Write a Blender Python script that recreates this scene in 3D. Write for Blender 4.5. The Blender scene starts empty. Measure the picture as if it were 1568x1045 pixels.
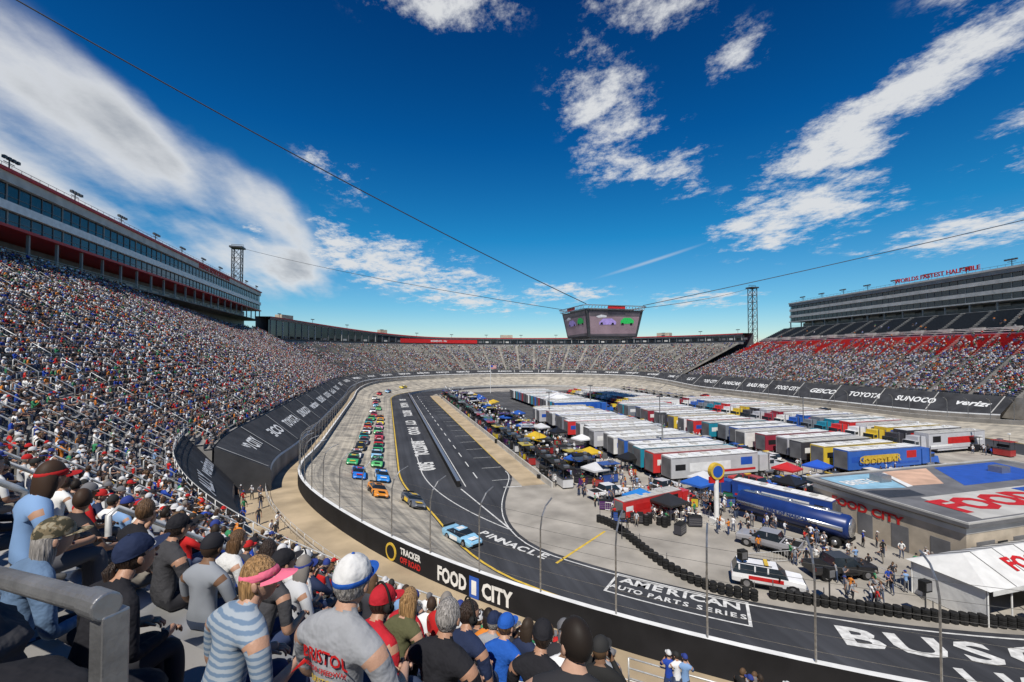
import bpy, math, random, numpy as np
from mathutils import Vector, Matrix
from mathutils.bvhtree import BVHTree
random.seed(7)
sc=bpy.context.scene
R=math.radians
sc.view_settings.view_transform='Standard'; sc.view_settings.look='None'; sc.view_settings.exposure=0

# ------------------------------------------------------------------ materials
def nodes(m):
    m.use_nodes=True; nt=m.node_tree; return nt,nt.nodes,nt.links
def mat(name,col,rough=.7,metal=0.,nscale=3.,namt=.25,bump=0.,bscale=None,objcol=False,spec=.4,bdist=.02,emit=0):
    m=bpy.data.materials.new(name); nt,N,L=nodes(m); b=N['Principled BSDF']
    b.inputs['Roughness'].default_value=rough; b.inputs['Metallic'].default_value=metal
    b.inputs['Specular IOR Level'].default_value=spec
    tc=N.new('ShaderNodeTexCoord'); no=N.new('ShaderNodeTexNoise'); no.inputs['Scale'].default_value=nscale; no.inputs['Detail'].default_value=4
    L.new(tc.outputs['Object'],no.inputs['Vector'])
    mr=N.new('ShaderNodeMapRange'); mr.inputs[1].default_value=.3; mr.inputs[2].default_value=.7; mr.inputs[3].default_value=1-namt; mr.inputs[4].default_value=1+namt
    L.new(no.outputs['Fac'],mr.inputs[0])
    mx=N.new('ShaderNodeVectorMath'); mx.operation='SCALE'
    if objcol:
        oi=N.new('ShaderNodeObjectInfo'); L.new(oi.outputs['Color'],mx.inputs[0])
    else: mx.inputs[0].default_value=col[:3]
    L.new(mr.outputs[0],mx.inputs['Scale']); L.new(mx.outputs[0],b.inputs['Base Color'])
    if emit: L.new(mx.outputs[0],b.inputs['Emission Color']); b.inputs['Emission Strength'].default_value=emit
    if bump:
        n2=N.new('ShaderNodeTexNoise'); n2.inputs['Scale'].default_value=bscale or nscale*4; n2.inputs['Detail'].default_value=3
        L.new(tc.outputs['Object'],n2.inputs['Vector'])
        bp=N.new('ShaderNodeBump'); bp.inputs['Strength'].default_value=bump; bp.inputs['Distance'].default_value=bdist
        L.new(n2.outputs['Fac'],bp.inputs['Height']); L.new(bp.outputs[0],b.inputs['Normal'])
    return m
def ramp_rand(name,cols,mul=1.,off=0.,rough=.8,bump=.3):
    m=bpy.data.materials.new(name); nt,N,L=nodes(m); b=N['Principled BSDF']; b.inputs['Roughness'].default_value=rough; b.inputs['Specular IOR Level'].default_value=.2
    oi=N.new('ShaderNodeObjectInfo'); a=N.new('ShaderNodeMath'); a.operation='MULTIPLY_ADD'; a.inputs[1].default_value=mul; a.inputs[2].default_value=off
    f=N.new('ShaderNodeMath'); f.operation='FRACT'; L.new(oi.outputs['Random'],a.inputs[0]); L.new(a.outputs[0],f.inputs[0])
    r=N.new('ShaderNodeValToRGB'); r.color_ramp.interpolation='CONSTANT'; e=r.color_ramp.elements
    n=len(cols)
    while len(e)<n: e.new(.5)
    for i,c in enumerate(cols): e[i].position=i/n; e[i].color=(*c,1)
    L.new(f.outputs[0],r.inputs[0]); L.new(r.outputs[0],b.inputs['Base Color'])
    return m
M={}
M['conc']=mat('stand_concrete',(.24,.23,.215),.85,0,.6,.35,.4,8)
M['conc_l']=mat('light_concrete',(.33,.305,.265),.85,0,.25,.3,.3,6)
M['tan']=mat('tan_walkway',(.42,.33,.215),.85,0,.3,.25,.3,6)
M['alum']=mat('bench_aluminium',(.48,.48,.47),.4,.6,2,.25)
M['steel']=mat('galvanised_steel',(.36,.36,.355),.38,.75,6,.3,.2,40)
M['railm']=mat('handrail_steel',(.62,.62,.60),.42,.35,6,.2)
M['dsteel']=mat('dark_steel',(.08,.08,.085),.5,.5,3,.2)
M['white']=mat('white_paint',(.75,.75,.73),.5,0,1,.12)
M['worn']=mat('worn_white_paint',(.60,.60,.58),.75,0,2.2,.28)
M['offw']=mat('offwhite_panel',(.48,.47,.44),.6,0,.4,.18)
M['fascia']=mat('grey_fascia',(.26,.255,.24),.65,0,.25,.2)  # plain mid-grey tone for columns, wide mullions and one upper band
M['grey']=mat('grey_panel',(.15,.15,.155),.6,0,.5,.25)
M['beige']=mat('beige_block',(.42,.36,.28),.8,0,.8,.18,.3,20)
M['red']=mat('red_paint',(.50,.015,.015),.5,0,1,.15)
M['black']=mat('black_banner',(.016,.016,.018),.75,0,.5,.3,spec=.2)
M['blackm']=mat('black_rubber',(.018,.018,.018),.8,0,5,.3,spec=.2)
M['glass']=mat('dark_glass',(.018,.026,.034),.12,0,.3,.5,spec=.6)
M['yellow']=mat('yellow_line',(.62,.42,.05),.6,0,2,.2)
M['blue']=mat('blue_paint',(.02,.09,.42),.4,0,1,.15)
M['lblue']=mat('light_blue_paint',(.25,.45,.58),.6,0,.6,.2)
M['peach']=mat('peach_paint',(.62,.40,.28),.6,0,.6,.2)
M['redseat']=mat('red_seats',(.52,.025,.02),.6,0,3,.3)
M['dkseat']=mat('dark_seats',(.035,.04,.05),.6,0,3,.3)
M['objp']=mat('coloured_paint',(1,1,1),.3,0,.8,.10,objcol=True,spec=.6)
M['silver']=mat('silver_tank',(.6,.61,.62),.25,.8,2,.1)
M['rim']=mat('wheel_rim',(.35,.35,.36),.35,.7,4,.1)
M['banner']=mat('grey_seat_banner',(.045,.046,.05),.75,0,.4,.3,spec=.2)
M['redl']=mat('tail_lamp',(.4,.01,.01),.3,0,1,.05)
M['green']=mat('green_pail',(.12,.55,.05),.45,0,2,.1)
M['field']=mat('ground_grass',(.07,.09,.04),.9,0,.02,.3)
M['tentw']=mat('tent_fabric',(.66,.66,.64),.6,0,1,.1,.5,2,bdist=.06)
def asphalt(name,col,namt=.35,s=.08):
    m=mat(name,col,.82,0,s,namt,.25,12,spec=.3); nt,N,L=nodes(m); b=N['Principled BSDF']
    tc=N.new('ShaderNodeTexCoord'); mp=N.new('ShaderNodeMapping'); mp.inputs['Scale'].default_value=(1.1,.03,1); no=N.new('ShaderNodeTexNoise'); no.inputs['Scale'].default_value=1.; no.inputs['Detail'].default_value=5
    L.new(tc.outputs['Object'],mp.inputs[0]); L.new(mp.outputs[0],no.inputs[0]); mr=N.new('ShaderNodeMapRange'); mr.inputs[1].default_value=.3; mr.inputs[2].default_value=.7; mr.inputs[3].default_value=.75; mr.inputs[4].default_value=1.3; L.new(no.outputs['Fac'],mr.inputs[0])
    src=b.inputs['Base Color'].links[0].from_socket; v=N.new('ShaderNodeVectorMath'); v.operation='SCALE'; L.new(src,v.inputs[0]); L.new(mr.outputs[0],v.inputs['Scale']); L.new(v.outputs[0],b.inputs['Base Color'])
    return m
M['asph']=asphalt('apron_asphalt',(.042,.044,.050))
M['asph2']=asphalt('infield_asphalt',(.075,.075,.077),.3,.15)
def track_mat():
    m=bpy.data.materials.new('track_concrete'); nt,N,L=nodes(m); b=N['Principled BSDF']; b.inputs['Roughness'].default_value=.8
    uv=N.new('ShaderNodeUVMap'); uv.uv_map='UVMap'
    mp=N.new('ShaderNodeMapping'); mp.inputs['Scale'].default_value=(.02,7,1); L.new(uv.outputs[0],mp.inputs[0])
    no=N.new('ShaderNodeTexNoise'); no.inputs['Scale'].default_value=1.; no.inputs['Detail'].default_value=5; L.new(mp.outputs[0],no.inputs['Vector'])
    tc=N.new('ShaderNodeTexCoord'); n2=N.new('ShaderNodeTexNoise'); n2.inputs['Scale'].default_value=.4; n2.inputs['Detail'].default_value=8; L.new(tc.outputs['Object'],n2.inputs['Vector'])
    ad=N.new('ShaderNodeMath'); ad.operation='MULTIPLY'; L.new(no.outputs['Fac'],ad.inputs[0]); L.new(n2.outputs['Fac'],ad.inputs[1])
    r=N.new('ShaderNodeValToRGB'); r.color_ramp.elements[0].position=.14; r.color_ramp.elements[0].color=(.19,.175,.15,1); r.color_ramp.elements[1].position=.36; r.color_ramp.elements[1].color=(.50,.45,.36,1)
    L.new(ad.outputs[0],r.inputs[0]); L.new(r.outputs[0],b.inputs['Base Color']); return m
M['track']=track_mat()

# ------------------------------------------------------------------ mesh builder
class MB:
    def __init__(s): s.v=[]; s.f=[]; s.m=[]; s.mats=[]; s.X=Matrix.Identity(4)
    def mi(s,k):
        if k not in s.mats: s.mats.append(k)
        return s.mats.index(k)
    def add(s,vs,fs,k):
        o=len(s.v); X=s.X
        s.v.extend([tuple(X@Vector(p)) for p in vs]); i=s.mi(k) if isinstance(k,str) else None
        for n,f in enumerate(fs):
            s.f.append(tuple(o+a for a in f)); s.m.append(i if i is not None else s.mi(k[n]))
    def box(s,c,d,k,rz=0.,top=None):
        x,y,z=d[0]/2,d[1]/2,d[2]/2; tx,ty=(top if top else (1,1))
        vs=[(-x,-y,-z),(x,-y,-z),(x,y,-z),(-x,y,-z),(-x*tx,-y*ty,z),(x*tx,-y*ty,z),(x*tx,y*ty,z),(-x*tx,y*ty,z)]
        cr,sr=math.cos(rz),math.sin(rz)
        vs=[(c[0]+a*cr-b*sr,c[1]+a*sr+b*cr,c[2]+e) for a,b,e in vs]
        s.add(vs,[(0,3,2,1),(4,5,6,7),(0,1,5,4),(1,2,6,5),(2,3,7,6),(3,0,4,7)],k)
    def tube(s,pts,rad,k,n=6,caps=True):
        pts=[Vector(p) for p in pts]; 
        if not hasattr(rad,'__len__'): rad=[rad]*len(pts)
        vs=[];fs=[];up=None
        for i,p in enumerate(pts):
            d=(pts[min(i+1,len(pts)-1)]-pts[max(i-1,0)]); d=d.normalized() if d.length>1e-9 else Vector((0,0,1))
            if up is None: up=Vector((0,0,1)) if abs(d.z)<.9 else Vector((1,0,0))
            a=d.cross(up); a=a.normalized() if a.length>1e-6 else d.orthogonal().normalized(); b=a.cross(d).normalized(); up=b
            for j in range(n):
                t=2*math.pi*j/n; vs.append(tuple(p+(a*math.cos(t)+b*math.sin(t))*rad[i]))
        for i in range(len(pts)-1):
            for j in range(n):
                j2=(j+1)%n; fs.append((i*n+j,i*n+j2,(i+1)*n+j2,(i+1)*n+j))
        if caps: fs.append(tuple(range(n-1,-1,-1))); fs.append(tuple((len(pts)-1)*n+j for j in range(n)))
        s.add(vs,fs,k)
    def ell(s,c,r,k,nu=12,nv=8,fn=None,keep=None,rot=None):
        vs=[];fs=[]
        for i in range(nv+1):
            t=math.pi*i/nv
            for j in range(nu):
                p=2*math.pi*j/nu; q=[math.sin(t)*math.cos(p)*r[0],math.sin(t)*math.sin(p)*r[1],math.cos(t)*r[2]]
                if fn: q=fn(*q)
                vs.append(q)
        for i in range(nv):
            for j in range(nu):
                j2=(j+1)%nu; f=(i*nu+j,(i+1)*nu+j,(i+1)*nu+j2,i*nu+j2)
                if keep:
                    cx=[sum(vs[a][b] for a in f)/4 for b in range(3)]
                    if not keep(*cx): continue
                fs.append(f)
        if rot: vs=[tuple(rot@Vector(v)) for v in vs]
        vs=[(v[0]+c[0],v[1]+c[1],v[2]+c[2]) for v in vs]
        s.add(vs,fs,k)
    def mesh(s,name,smooth=False):
        me=bpy.data.meshes.new(name); me.from_pydata(s.v,[],s.f)
        for k in s.mats: me.materials.append(M[k])
        me.polygons.foreach_set('material_index',s.m)
        if smooth: me.polygons.foreach_set('use_smooth',[True]*len(s.f))
        me.update(); return me
    def obj(s,name,parent=None,smooth=False,bevel=0):
        o=bpy.data.objects.new(name,s.mesh(name,smooth)); sc.collection.objects.link(o)
        if parent: o.parent=parent
        if bevel:
            b=o.modifiers.new('Bevel','BEVEL'); b.width=bevel; b.segments=2; b.limit_method='ANGLE'
        return o
def inst(name,me,loc,rz=0,color=None,scale=1,parent=None):
    o=bpy.data.objects.new(name,me); sc.collection.objects.link(o); o.location=loc; o.rotation_euler=(0,0,rz); o.scale=(scale,)*3
    if color: o.color=(*color,1)
    if parent: o.parent=parent
    return o
def empty(name,loc=(0,0,0)):
    o=bpy.data.objects.new(name,None); o.location=loc; sc.collection.objects.link(o); return o
def text_mesh(s,size,mat_,ext=0,sx=1.,shear=0,bold=.0):
    c=bpy.data.curves.new('t','FONT'); c.body=s; c.size=size; c.align_x='CENTER'; c.align_y='CENTER'; c.resolution_u=2; c.shear=shear; c.offset=bold*size; c.extrude=ext
    o=bpy.data.objects.new('t',c); sc.collection.objects.link(o); bpy.context.view_layer.update()
    dg=bpy.context.evaluated_depsgraph_get(); me=bpy.data.meshes.new_from_object(o.evaluated_get(dg))
    bpy.data.objects.remove(o); me.transform(Matrix.Diagonal((sx,1,1,1))); me.materials.clear(); me.materials.append(M[mat_]); return me
def text(name,s,size,loc,right,up,mat_,parent=None,sx=1.,off=.02,ext=0,shear=0,bold=.02,fit=None):
    me=text_mesh(s,size,mat_,ext,sx,shear,bold); r=Vector(right).normalized(); u=Vector(up).normalized(); n=r.cross(u).normalized()
    if fit:
        xs=[v.co.x for v in me.vertices]; w=max(xs)-min(xs)
        if w>fit: me.transform(Matrix.Diagonal((fit/w,1,1,1)))
    o=bpy.data.objects.new(name,me); sc.collection.objects.link(o)
    p=Vector(loc)+n*off
    o.matrix_world=Matrix(((r.x,u.x,n.x,p.x),(r.y,u.y,n.y,p.y),(r.z,u.z,n.z,p.z),(0,0,0,1)))
    if parent: o.parent=parent
    return o

# ------------------------------------------------------------------ oval coordinates
CX=67.; Y1=80.; Y2=205.; RW=79.; ST=Y2-Y1; TU=math.pi*RW; TOT=2*(ST+TU)
def Q(a):
    while a>ST*2+TU: a-=TOT
    if a<0: t=math.pi-a/RW; return CX,Y1,math.cos(t),math.sin(t)
    if a<=ST: return CX,Y1+a,-1.,0.
    if a<=ST+TU: t=math.pi-(a-ST)/RW; return CX,Y2,math.cos(t),math.sin(t)
    return CX,Y2-(a-ST-TU),1.,0.
def P(a,r,z=0.):
    b=Q(a); return (b[0]+b[2]*r,b[1]+b[3]*r,z)
def smooth(x): x=max(0,min(1,x)); return x*x*(3-2*x)
def bank(a):
    a=a%TOT
    if a<ST: d=-min(a,ST-a)
    elif a<ST+TU: d=min(a-ST,ST+TU-a)
    elif a<2*ST+TU: d=-min(a-ST-TU,2*ST+TU-a)
    else: d=min(a-2*ST-TU,TOT-a)
    return 1.4+3.2*smooth((d+20)/60)
def rin(a):
    a=a%TOT
    if a>TOT-TU: return 65+4.6*smooth((TOT-a-22)/30)
    return 65.
def arange(a0,a1,st):
    n=max(1,int(math.ceil((a1-a0)/st))); return [a0+(a1-a0)*i/n for i in range(n+1)]
def sweep(mb,As,prof,mats):
    vs=[];fs=[];ks=[]; n=None
    for a in As:
        p=prof(a); n=len(p)
        for r,z in p: vs.append(P(a,r,z))
    for i in range(len(As)-1):
        for j in range(n-1):
            if mats[j] is None: continue
            fs.append((i*n+j,i*n+j+1,(i+1)*n+j+1,(i+1)*n+j)); ks.append(mats[j])
    mb.add(vs,fs,ks)

# ------------------------------------------------------------------ ground / track
mb=MB(); mb.add([(-3000,-3000,-.3),(3000,-3000,-.3),(3000,3000,-.3),(-3000,3000,-.3)],[(0,1,2,3)],'field'); mb.obj('ground')
FULL=arange(0,TOT,2.5)
def disc(name,rf,z,k):
    mb=MB(); vs=[P(a,rf(a),z) for a in FULL[:-1]]; n=len(vs); vs.append((CX,(Y1+Y2)/2,z)); 
    fs=[(i,(i+1)%n,n) for i in range(n)]; fs=[(b,a,c) for a,b,c in fs]; mb.add(vs,fs,k); return mb.obj(name)
disc('apron_road',rin,0.,'asph')
def inf(a):
    aa=a%TOT
    if aa>ST+TU*0.5 and aa<ST+TU: return 47+10*smooth((aa-ST-TU*.5)/60)
    if ST+TU<=aa<=2*ST+TU: return 57
    if aa<ST: return 47.
    if aa<ST+TU: return 47.
    d=TOT-aa
    return 47+15.6*smooth((d-8)/42) if d<TU*.6 else 62.6-5.6*smooth((d-TU*.6)/60)
disc('infield_pavement',inf,.012,'conc_l')
mb=MB(); mb.add([(24,80,.024),(112,72,.024),(112,228,.024),(24,228,.024)],[(0,1,2,3)],'asph2')
mb.add([(19.9,66,.024),(23.6,66,.024),(23.6,215,.024),(19.9,215,.024)],[(0,1,2,3)],'tan')
mb.obj('pit_stall_pavement')
mb=MB(); vs=[];fs=[];uvs=[]; nr=8
for a in FULL:
    for j in range(nr+1):
        r0=rin(a); r=r0+(79-r0)*j/nr; vs.append(P(a,r,.006+bank(a)*(j/nr)**1.05)); uvs.append((a,j/nr*3))
for i in range(len(FULL)-1):
    for j in range(nr): o=i*(nr+1)+j; fs.append((o,o+1,o+nr+2,o+nr+1))
mb.add(vs,fs,'track'); to=mb.obj('race_track',smooth=True); uvl=to.data.uv_layers.new(name='UVMap')
for l in to.data.loops: uvl.data[l.index].uv=uvs[l.vertex_index]
mb=MB()
sweep(mb,FULL,lambda a:[(rin(a)-.4,.02),(rin(a)-.15,.02)],['yellow'])
sweep(mb,arange(-112,-8,2.5),lambda a:[(inf(a)+.5,.022),(inf(a)+.66,.022)],['worn'])
sweep(mb,arange(-40,30,2.5),lambda a:[(61.0,.018),(61.16,.018)],['worn'])
sweep(mb,arange(0,ST,5),lambda a:[(47.05,.03),(47.2,.03)],['yellow'])
for y in arange(72,212,8.): mb.add([(14.1,y,.02),(14.3,y,.02),(14.3,y+3.6,.02),(14.1,y+3.6,.02)],[(0,1,2,3)],'worn')
for y in arange(70,212,8.): mb.add([(16.2,y,.02),(19.6,y,.02),(19.6,y+.14,.02),(16.2,y+.14,.02)],[(0,1,2,3)],'worn')
mb.add([(11.6,68,.02),(11.75,68,.02),(11.75,222,.02),(11.6,222,.02)],[(0,1,2,3)],'worn')
mb.add([(10.7,67,.02),(10.9,67,.02),(13.9,50,.02),(13.7,50,.02)],[(0,1,2,3)],'worn')
mb.add([(15.7,41.2,.022),(15.85,40.98,.022),(23.9,46.8,.022),(23.75,47,.022)],[(0,1,2,3)],'yellow')
mb.add([(17,66,.022),(19.8,65.8,.022),(19.8,66.1,.022),(17,66.3,.022)],[(0,1,2,3)],'worn')
lines=mb.obj('painted_road_marking')
def arc_text(s,size,adeg,r,k='worn',sx=1.,adv=.72,bold=.03):
    n_=len(s); ws=[(.36 if c in 'I ' else adv)*size*sx for c in s]; tot=sum(ws); x=-tot/2
    for c,w_ in zip(s,ws):
        t=R(adeg)+(x+w_/2)/r; x+=w_
        if c==' ': continue
        n=(math.cos(t),math.sin(t)); text('letters',c,size,(CX+n[0]*r,Y1+n[1]*r,.03),(-n[1],n[0],0),(-n[0],-n[1],0),k,lines,sx,0.,bold=bold)
arc_text('PINNACLE',1.5,211.8,63.9,sx=1.2)
arc_text('AMERICAN',1.4,227.0,63.9,sx=1.25); arc_text('AUTO PARTS SERIES',.95,227.0,65.3,sx=1.0)
mb=MB()
for (r0,r1) in ((62.9,63.05),(66.3,66.45)):
    vs=[];
    for k_ in range(9):
        t=R(222.2+9.6*k_/8); 
        for r in (r0,r1): vs.append((CX+math.cos(t)*r,Y1+math.sin(t)*r,.03))
    mb.add(vs,[(2*i,2*i+2,2*i+3,2*i+1) for i in range(8)],'worn')
for t0 in (222.2,231.6):
    vs=[(CX+math.cos(R(t0+d))*r,Y1+math.sin(R(t0+d))*r,.03) for r,d in ((63.06,0),(63.06,.2),(66.28,.2),(66.28,0))]; mb.add(vs,[(0,1,2,3)],'worn')
o=mb.obj('logo_frame',parent=lines)
arc_text('BUSCH',3.2,243.8,65.4,sx=1.5); arc_text('LIGHT',2.2,245.5,68.2,sx=1.5); arc_text('BUSCH',3.2,262,65.4,sx=1.5)
for i,(s,y) in enumerate((('500',82),('BRISTOL',98),('FOOD',120),('CITY',134),('BRISTOL',155),('NASCAR',180),('500',200))):
    text('letters',s,3.7,(6.9,y,.03),(0,-1,0),(1,0,0),'worn',lines,1.1,0.,bold=.04)

# ------------------------------------------------------------------ outer wall and catch fence
mb=MB()
def wp(a):
    b=bank(a); return [(79.0,b-.1),(79.0,b+1.15),(79.35,b+1.15),(79.35,b-1.3)]
sweep(mb,FULL,wp,['conc_l','white','black'])
wall=mb.obj('outer_track_wall')
mb=MB()
for a in arange(-105,TOT-105-4,4.6):
    b=bank(a)+1.15; near=a<150
    pts=[P(a,79.2,b),P(a,79.2,b+3.7),P(a,79.0,b+4.4),P(a,78.5,b+4.9),P(a,77.7,b+5.15)]
    mb.tube(pts,.05 if near else .07,'steel',5)
fa=arange(-105,TOT-105,2.3)
for h in (.5,1.3,2.1,2.9,3.7,4.4):
    mb.tube([P(a,79.2 if h<4 else 79.03,bank(a)+1.15+h) for a in fa if a<170],.011,'steel',3,False)
mb.obj('catch_fence')
def wall_text(s,a,size,k,sx=1.,h=None,fit=None):
    b=Q(a); zz=bank(a)+.1 if h is None else h
    text('sponsor_letters',s,size,(b[0]+b[2]*79.36,b[1]+b[3]*79.36,zz),(-b[3],b[2],0),(0,0,1),k,wall,sx,.02,fit=fit,bold=.04)
wall_text('FOOD',-52.3,1.35,'white',1.1,fit=2.7); wall_text('CITY',-56.1,1.35,'white',1.1,fit=2.4)
wall_text('TRACKER',-48.0,.65,'white',1.1,bank(-48)+.5,2.4); wall_text('OFF ROAD',-48.0,.6,'red',1.1,bank(-48)-.15,2.4)
mb=MB()
for a,k,w,h in ((-54.3,'blue',.8,1.35),(-54.3,'white',.4,.9)):
    b=Q(a); mb.box((b[0]+b[2]*79.37,b[1]+b[3]*79.37,bank(a)+.1),(w,.03 if k=='blue' else .06,h),k,math.atan2(b[2],-b[3]))
mb.tube([P(-45.6,79.3,bank(-45)+.1),P(-45.6,79.4,bank(-45)+.1)],.68,'yellow',20)
mb.tube([P(-45.6,79.3,bank(-45)+.1),P(-45.6,79.42,bank(-45)+.1)],.5,'black',20)
mb.obj('logo_panel',parent=wall)
mb=MB()
sweep(mb,FULL,lambda a:[(79.35,bank(a)-.6),(90.6,bank(a)-.5)],['tan']); mb.obj('walkway_path')

# ------------------------------------------------------------------ grandstands
ACAM=-(math.degrees(math.atan2(-80,-67))%360-180)*math.pi/180*RW
S0=8.48; DR=.85; RISE=.561; NR=54
AIS=[-62.8+8.3*k for k in range(-8,26)]
AIS+=[-62.8+8.3*k+4.15 for k in range(0,5)]; AIS.sort()
def kz(a): return 1-.20*smooth((a-30)/130)
def row_s(i): return S0+DR*i
def row_z(i,a): return 7.64+(RISE*i)*kz(a)
def i0(a): return 1 if a<-66 else (5 if a<-17 else 2)
def stand_profile(a):
    s0=79+row_s(i0(a))-.6
    p=[(s0,bank(a)-1.0)]
    for i in range(NR):
        if i<i0(a): p+=[(s0,bank(a)-.7),(s0,bank(a)-.7)]
        else: p+=[(79+row_s(i)-.6,row_z(i,a)),(79+row_s(i)+.25,row_z(i,a))]
    return p
mb=MB(); npt=len(stand_profile(0))
for (x,y) in ((-135,-66.01),(-66,-17.01),(-17,150)):
    sweep(mb,arange(x,y,2.5),stand_profile,['conc']*(npt-1))
for a in (150,-66.02,-16.9):
    p=[P(a,r,z) for r,z in stand_profile(a)][::1]; 
    if a==150: p+=[P(150,79+54.5,0),P(150,79+7.8,0)]; mb.add(p,[tuple(range(len(p)))],'conc')
    else:
        q=[P(a,79+row_s(i)-.6+d,row_z(i,a)) for i in range(i0(a),6) for d in (0,.85)]; q+=[P(a,79+row_s(5)+.25,bank(a)-.9),P(a,79+row_s(i0(a))-.6,bank(a)-.9)]; mb.add(q,[tuple(range(len(q)))],'conc')
stand=mb.obj('grandstand')
def benches(mb,a0,a1,ais,ns,nz,nrows,r_off=0,skip=lambda i,a:False,halfgap=.55,k='alum',every=1,hz=.43):
    edges=[x for x in ais if a0<x<a1]; segs=[]; p=a0
    for e in edges: segs.append((p,e)); p=e
    segs.append((p,a1))
    for i in range(0,nrows,every):
        for (x,y) in segs:
            g=halfgap
            if y-x<3: continue
            if skip(i,(x+y)/2): continue
            As=arange(x+g,y-g,2.4)
            def prof(a):
                s=79+ns(i,a); z=nz(i,a)+hz
                return [(s-.14,z-.05),(s-.14,z),(s+.14,z),(s+.14,z-.05)]
            sweep(mb,As,prof,[k,k,k])
def bskip(i,a): 
    if i<i0(a): return True
    return i>=18 and -75<a<-62.8
mb=MB(); benches(mb,-110,149,AIS,lambda i,a:row_s(i),row_z,NR,skip=bskip)
for i in range(6,26):
    for a in arange(-78,-40,1.5):
        if not(i>=18 and -75<a<-62.8): mb.box(P(a,79+row_s(i),row_z(i,a)+.2),(.04,.2,.4),'steel',math.atan2(Q(a)[2],-Q(a)[3]))
mb.obj('benches',parent=stand)
mb=MB(); mr=MB()
for e in AIS:
    if e>149: continue
    b=Q(e); rz=math.atan2(b[2],-b[3])
    for i in range(i0(e),NR-1):
        s=79+row_s(i)+.25-.2; mb.box(P(e,s,row_z(i,e)+.14),(1.15,.42,.28*kz(e)+.01),'conc_l',rz)
        if e<60 : mb.box(P(e,s-.2,row_z(i,e)+.285*kz(e)),(1.15,.05,.02),'yellow',rz)
    i=i0(e)
    while i<NR-3:
        if not (abs(e-ACAM)<5.5 and 13<i<26):
            nr_=e<-10; ht=1.15 if nr_ else 1.08
            pts=[P(e,79+row_s(i),row_z(i,e)+.05),P(e,79+row_s(i),row_z(i,e)+ht-.08),P(e,79+row_s(i)+.1,row_z(i,e)+ht)]
            pe=[P(e,79+row_s(i+2)-.1,row_z(i+2,e)+ht),P(e,79+row_s(i+2),row_z(i+2,e)+ht-.08),P(e,79+row_s(i+2),row_z(i+2,e)+.05)]
            mr.tube(pts+pe,.040 if nr_ else .028,'railm',8 if nr_ else 4)
            mr.tube([P(e,79+row_s(i),row_z(i,e)+.58),P(e,79+row_s(i+2),row_z(i+2,e)+.58)],.026,'railm',6 if nr_ else 3)
        i+=3
for (x,y) in ((-120,-66.3),(-65.9,-17.5)):
    fr=arange(x,y,1.6)
    for h in (.35,.7,1.05): mr.tube([P(a,79+row_s(i0(a))-.5,row_z(i0(a),a)+h) for a in fr],.028,'railm',6)
    for a in fr: mr.tube([P(a,79+row_s(i0(a))-.5,row_z(i0(a),a)),P(a,79+row_s(i0(a))-.5,row_z(i0(a),a)+1.05)],.03,'railm',6)
fr=arange(-110,-17,1.8)
for h in (.5,1.0): mr.tube([P(a,79+4.0,bank(a)-.5+h) for a in fr],.024,'railm',5)
for a in fr: mr.tube([P(a,83,bank(a)-.5),P(a,83,bank(a)+.5)],.022,'railm',5)
mb.obj('stair',parent=stand); mr.obj('handrail',parent=stand,smooth=True)

def LP(D,t,z):
    r=104.35-D; return P(ACAM+t/r*RW,r,z)
mb=MB()
mb.tube([LP(.72,1.70,19.26),LP(.72,2.4,19.19),LP(.72,3.7,19.07)],.033,'steel',20); mb.tube([LP(.72,1.62,19.265),LP(.72,1.72,19.26)],.040,'steel',20)
b=LP(.74,1.65,18.58); mb.box(b,(.07,.07,1.32),'steel',R(52)); b=LP(.74,3.6,18.5); mb.box(b,(.07,.07,1.1),'steel',R(52))
mb.tube([LP(.74,1.68,18.78),LP(.74,3.6,18.68)],.02,'steel',10)
mb.obj('pipe_railing',smooth=False,bevel=.006)
mb=MB()
b=LP(1.35,2.4,18.15); d_=Vector(LP(1.05,4.1,0))-Vector(LP(1.6,.9,0)); mb.box(b,(d_.length,.28,.05),'alum',math.atan2(d_.y,d_.x))
mb.obj('spectator_bench',bevel=.008)

# sloping sponsor banner
mb=MB()
def bprof(a):
    z0=bank(a)+.6; return [(79+3.4,bank(a)-.6),(79+3.4,z0+1.3),(79+3.5,z0+1.6),(79+9.4,8.6+(z0-2)*.1)]
sweep(mb,arange(-16.8,500,2.5),bprof,['conc_l','white','banner']); 
p=bprof(-16.82); q=[P(-16.82,r,z) for r,z in p]+[P(-16.82,88.4,bank(-17)-.7)]; mb.add(q,[tuple(range(len(q)))],'banner')
def b2(a): return [(86.2,bank(a)-.5),(86.3,bank(a)+1.0),(79+row_s(5)-.5,row_z(5,a)+.2)]
sweep(mb,arange(-33,-17.2,2.3),b2,['conc_l','banner'])
for a in (-33,-17.2): q=[P(a,r,z) for r,z in b2(a)]+[P(a,79+row_s(5)-.5,bank(a)-.5)]; mb.add(q,[(0,1,2,3)],'banner')
bann=mb.obj('advertising_banner')
for a,s in ((-21.5,'verizon'),(-29,'ALLY')):
    p=b2(a); b=Q(a); p0=Vector(P(a,*p[1])); p1=Vector(P(a,*p[2])); text('banner_letters',s,2.4,p0.lerp(p1,.5),(b[3],-b[2],0),p1-p0,'white',bann,1.1,.12,fit=6.5,bold=.03)
words=['FOOD CITY','GEICO','TOYOTA','SUNOCO','verizon','BUSHS','GOODYEAR','Coca-Cola','TRACKER','XFINITY','LAS VEGAS','MOBIL 1','ALLY','FOOD CITY','NASCAR','BASS PRO']
k=0; a=-8.
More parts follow.
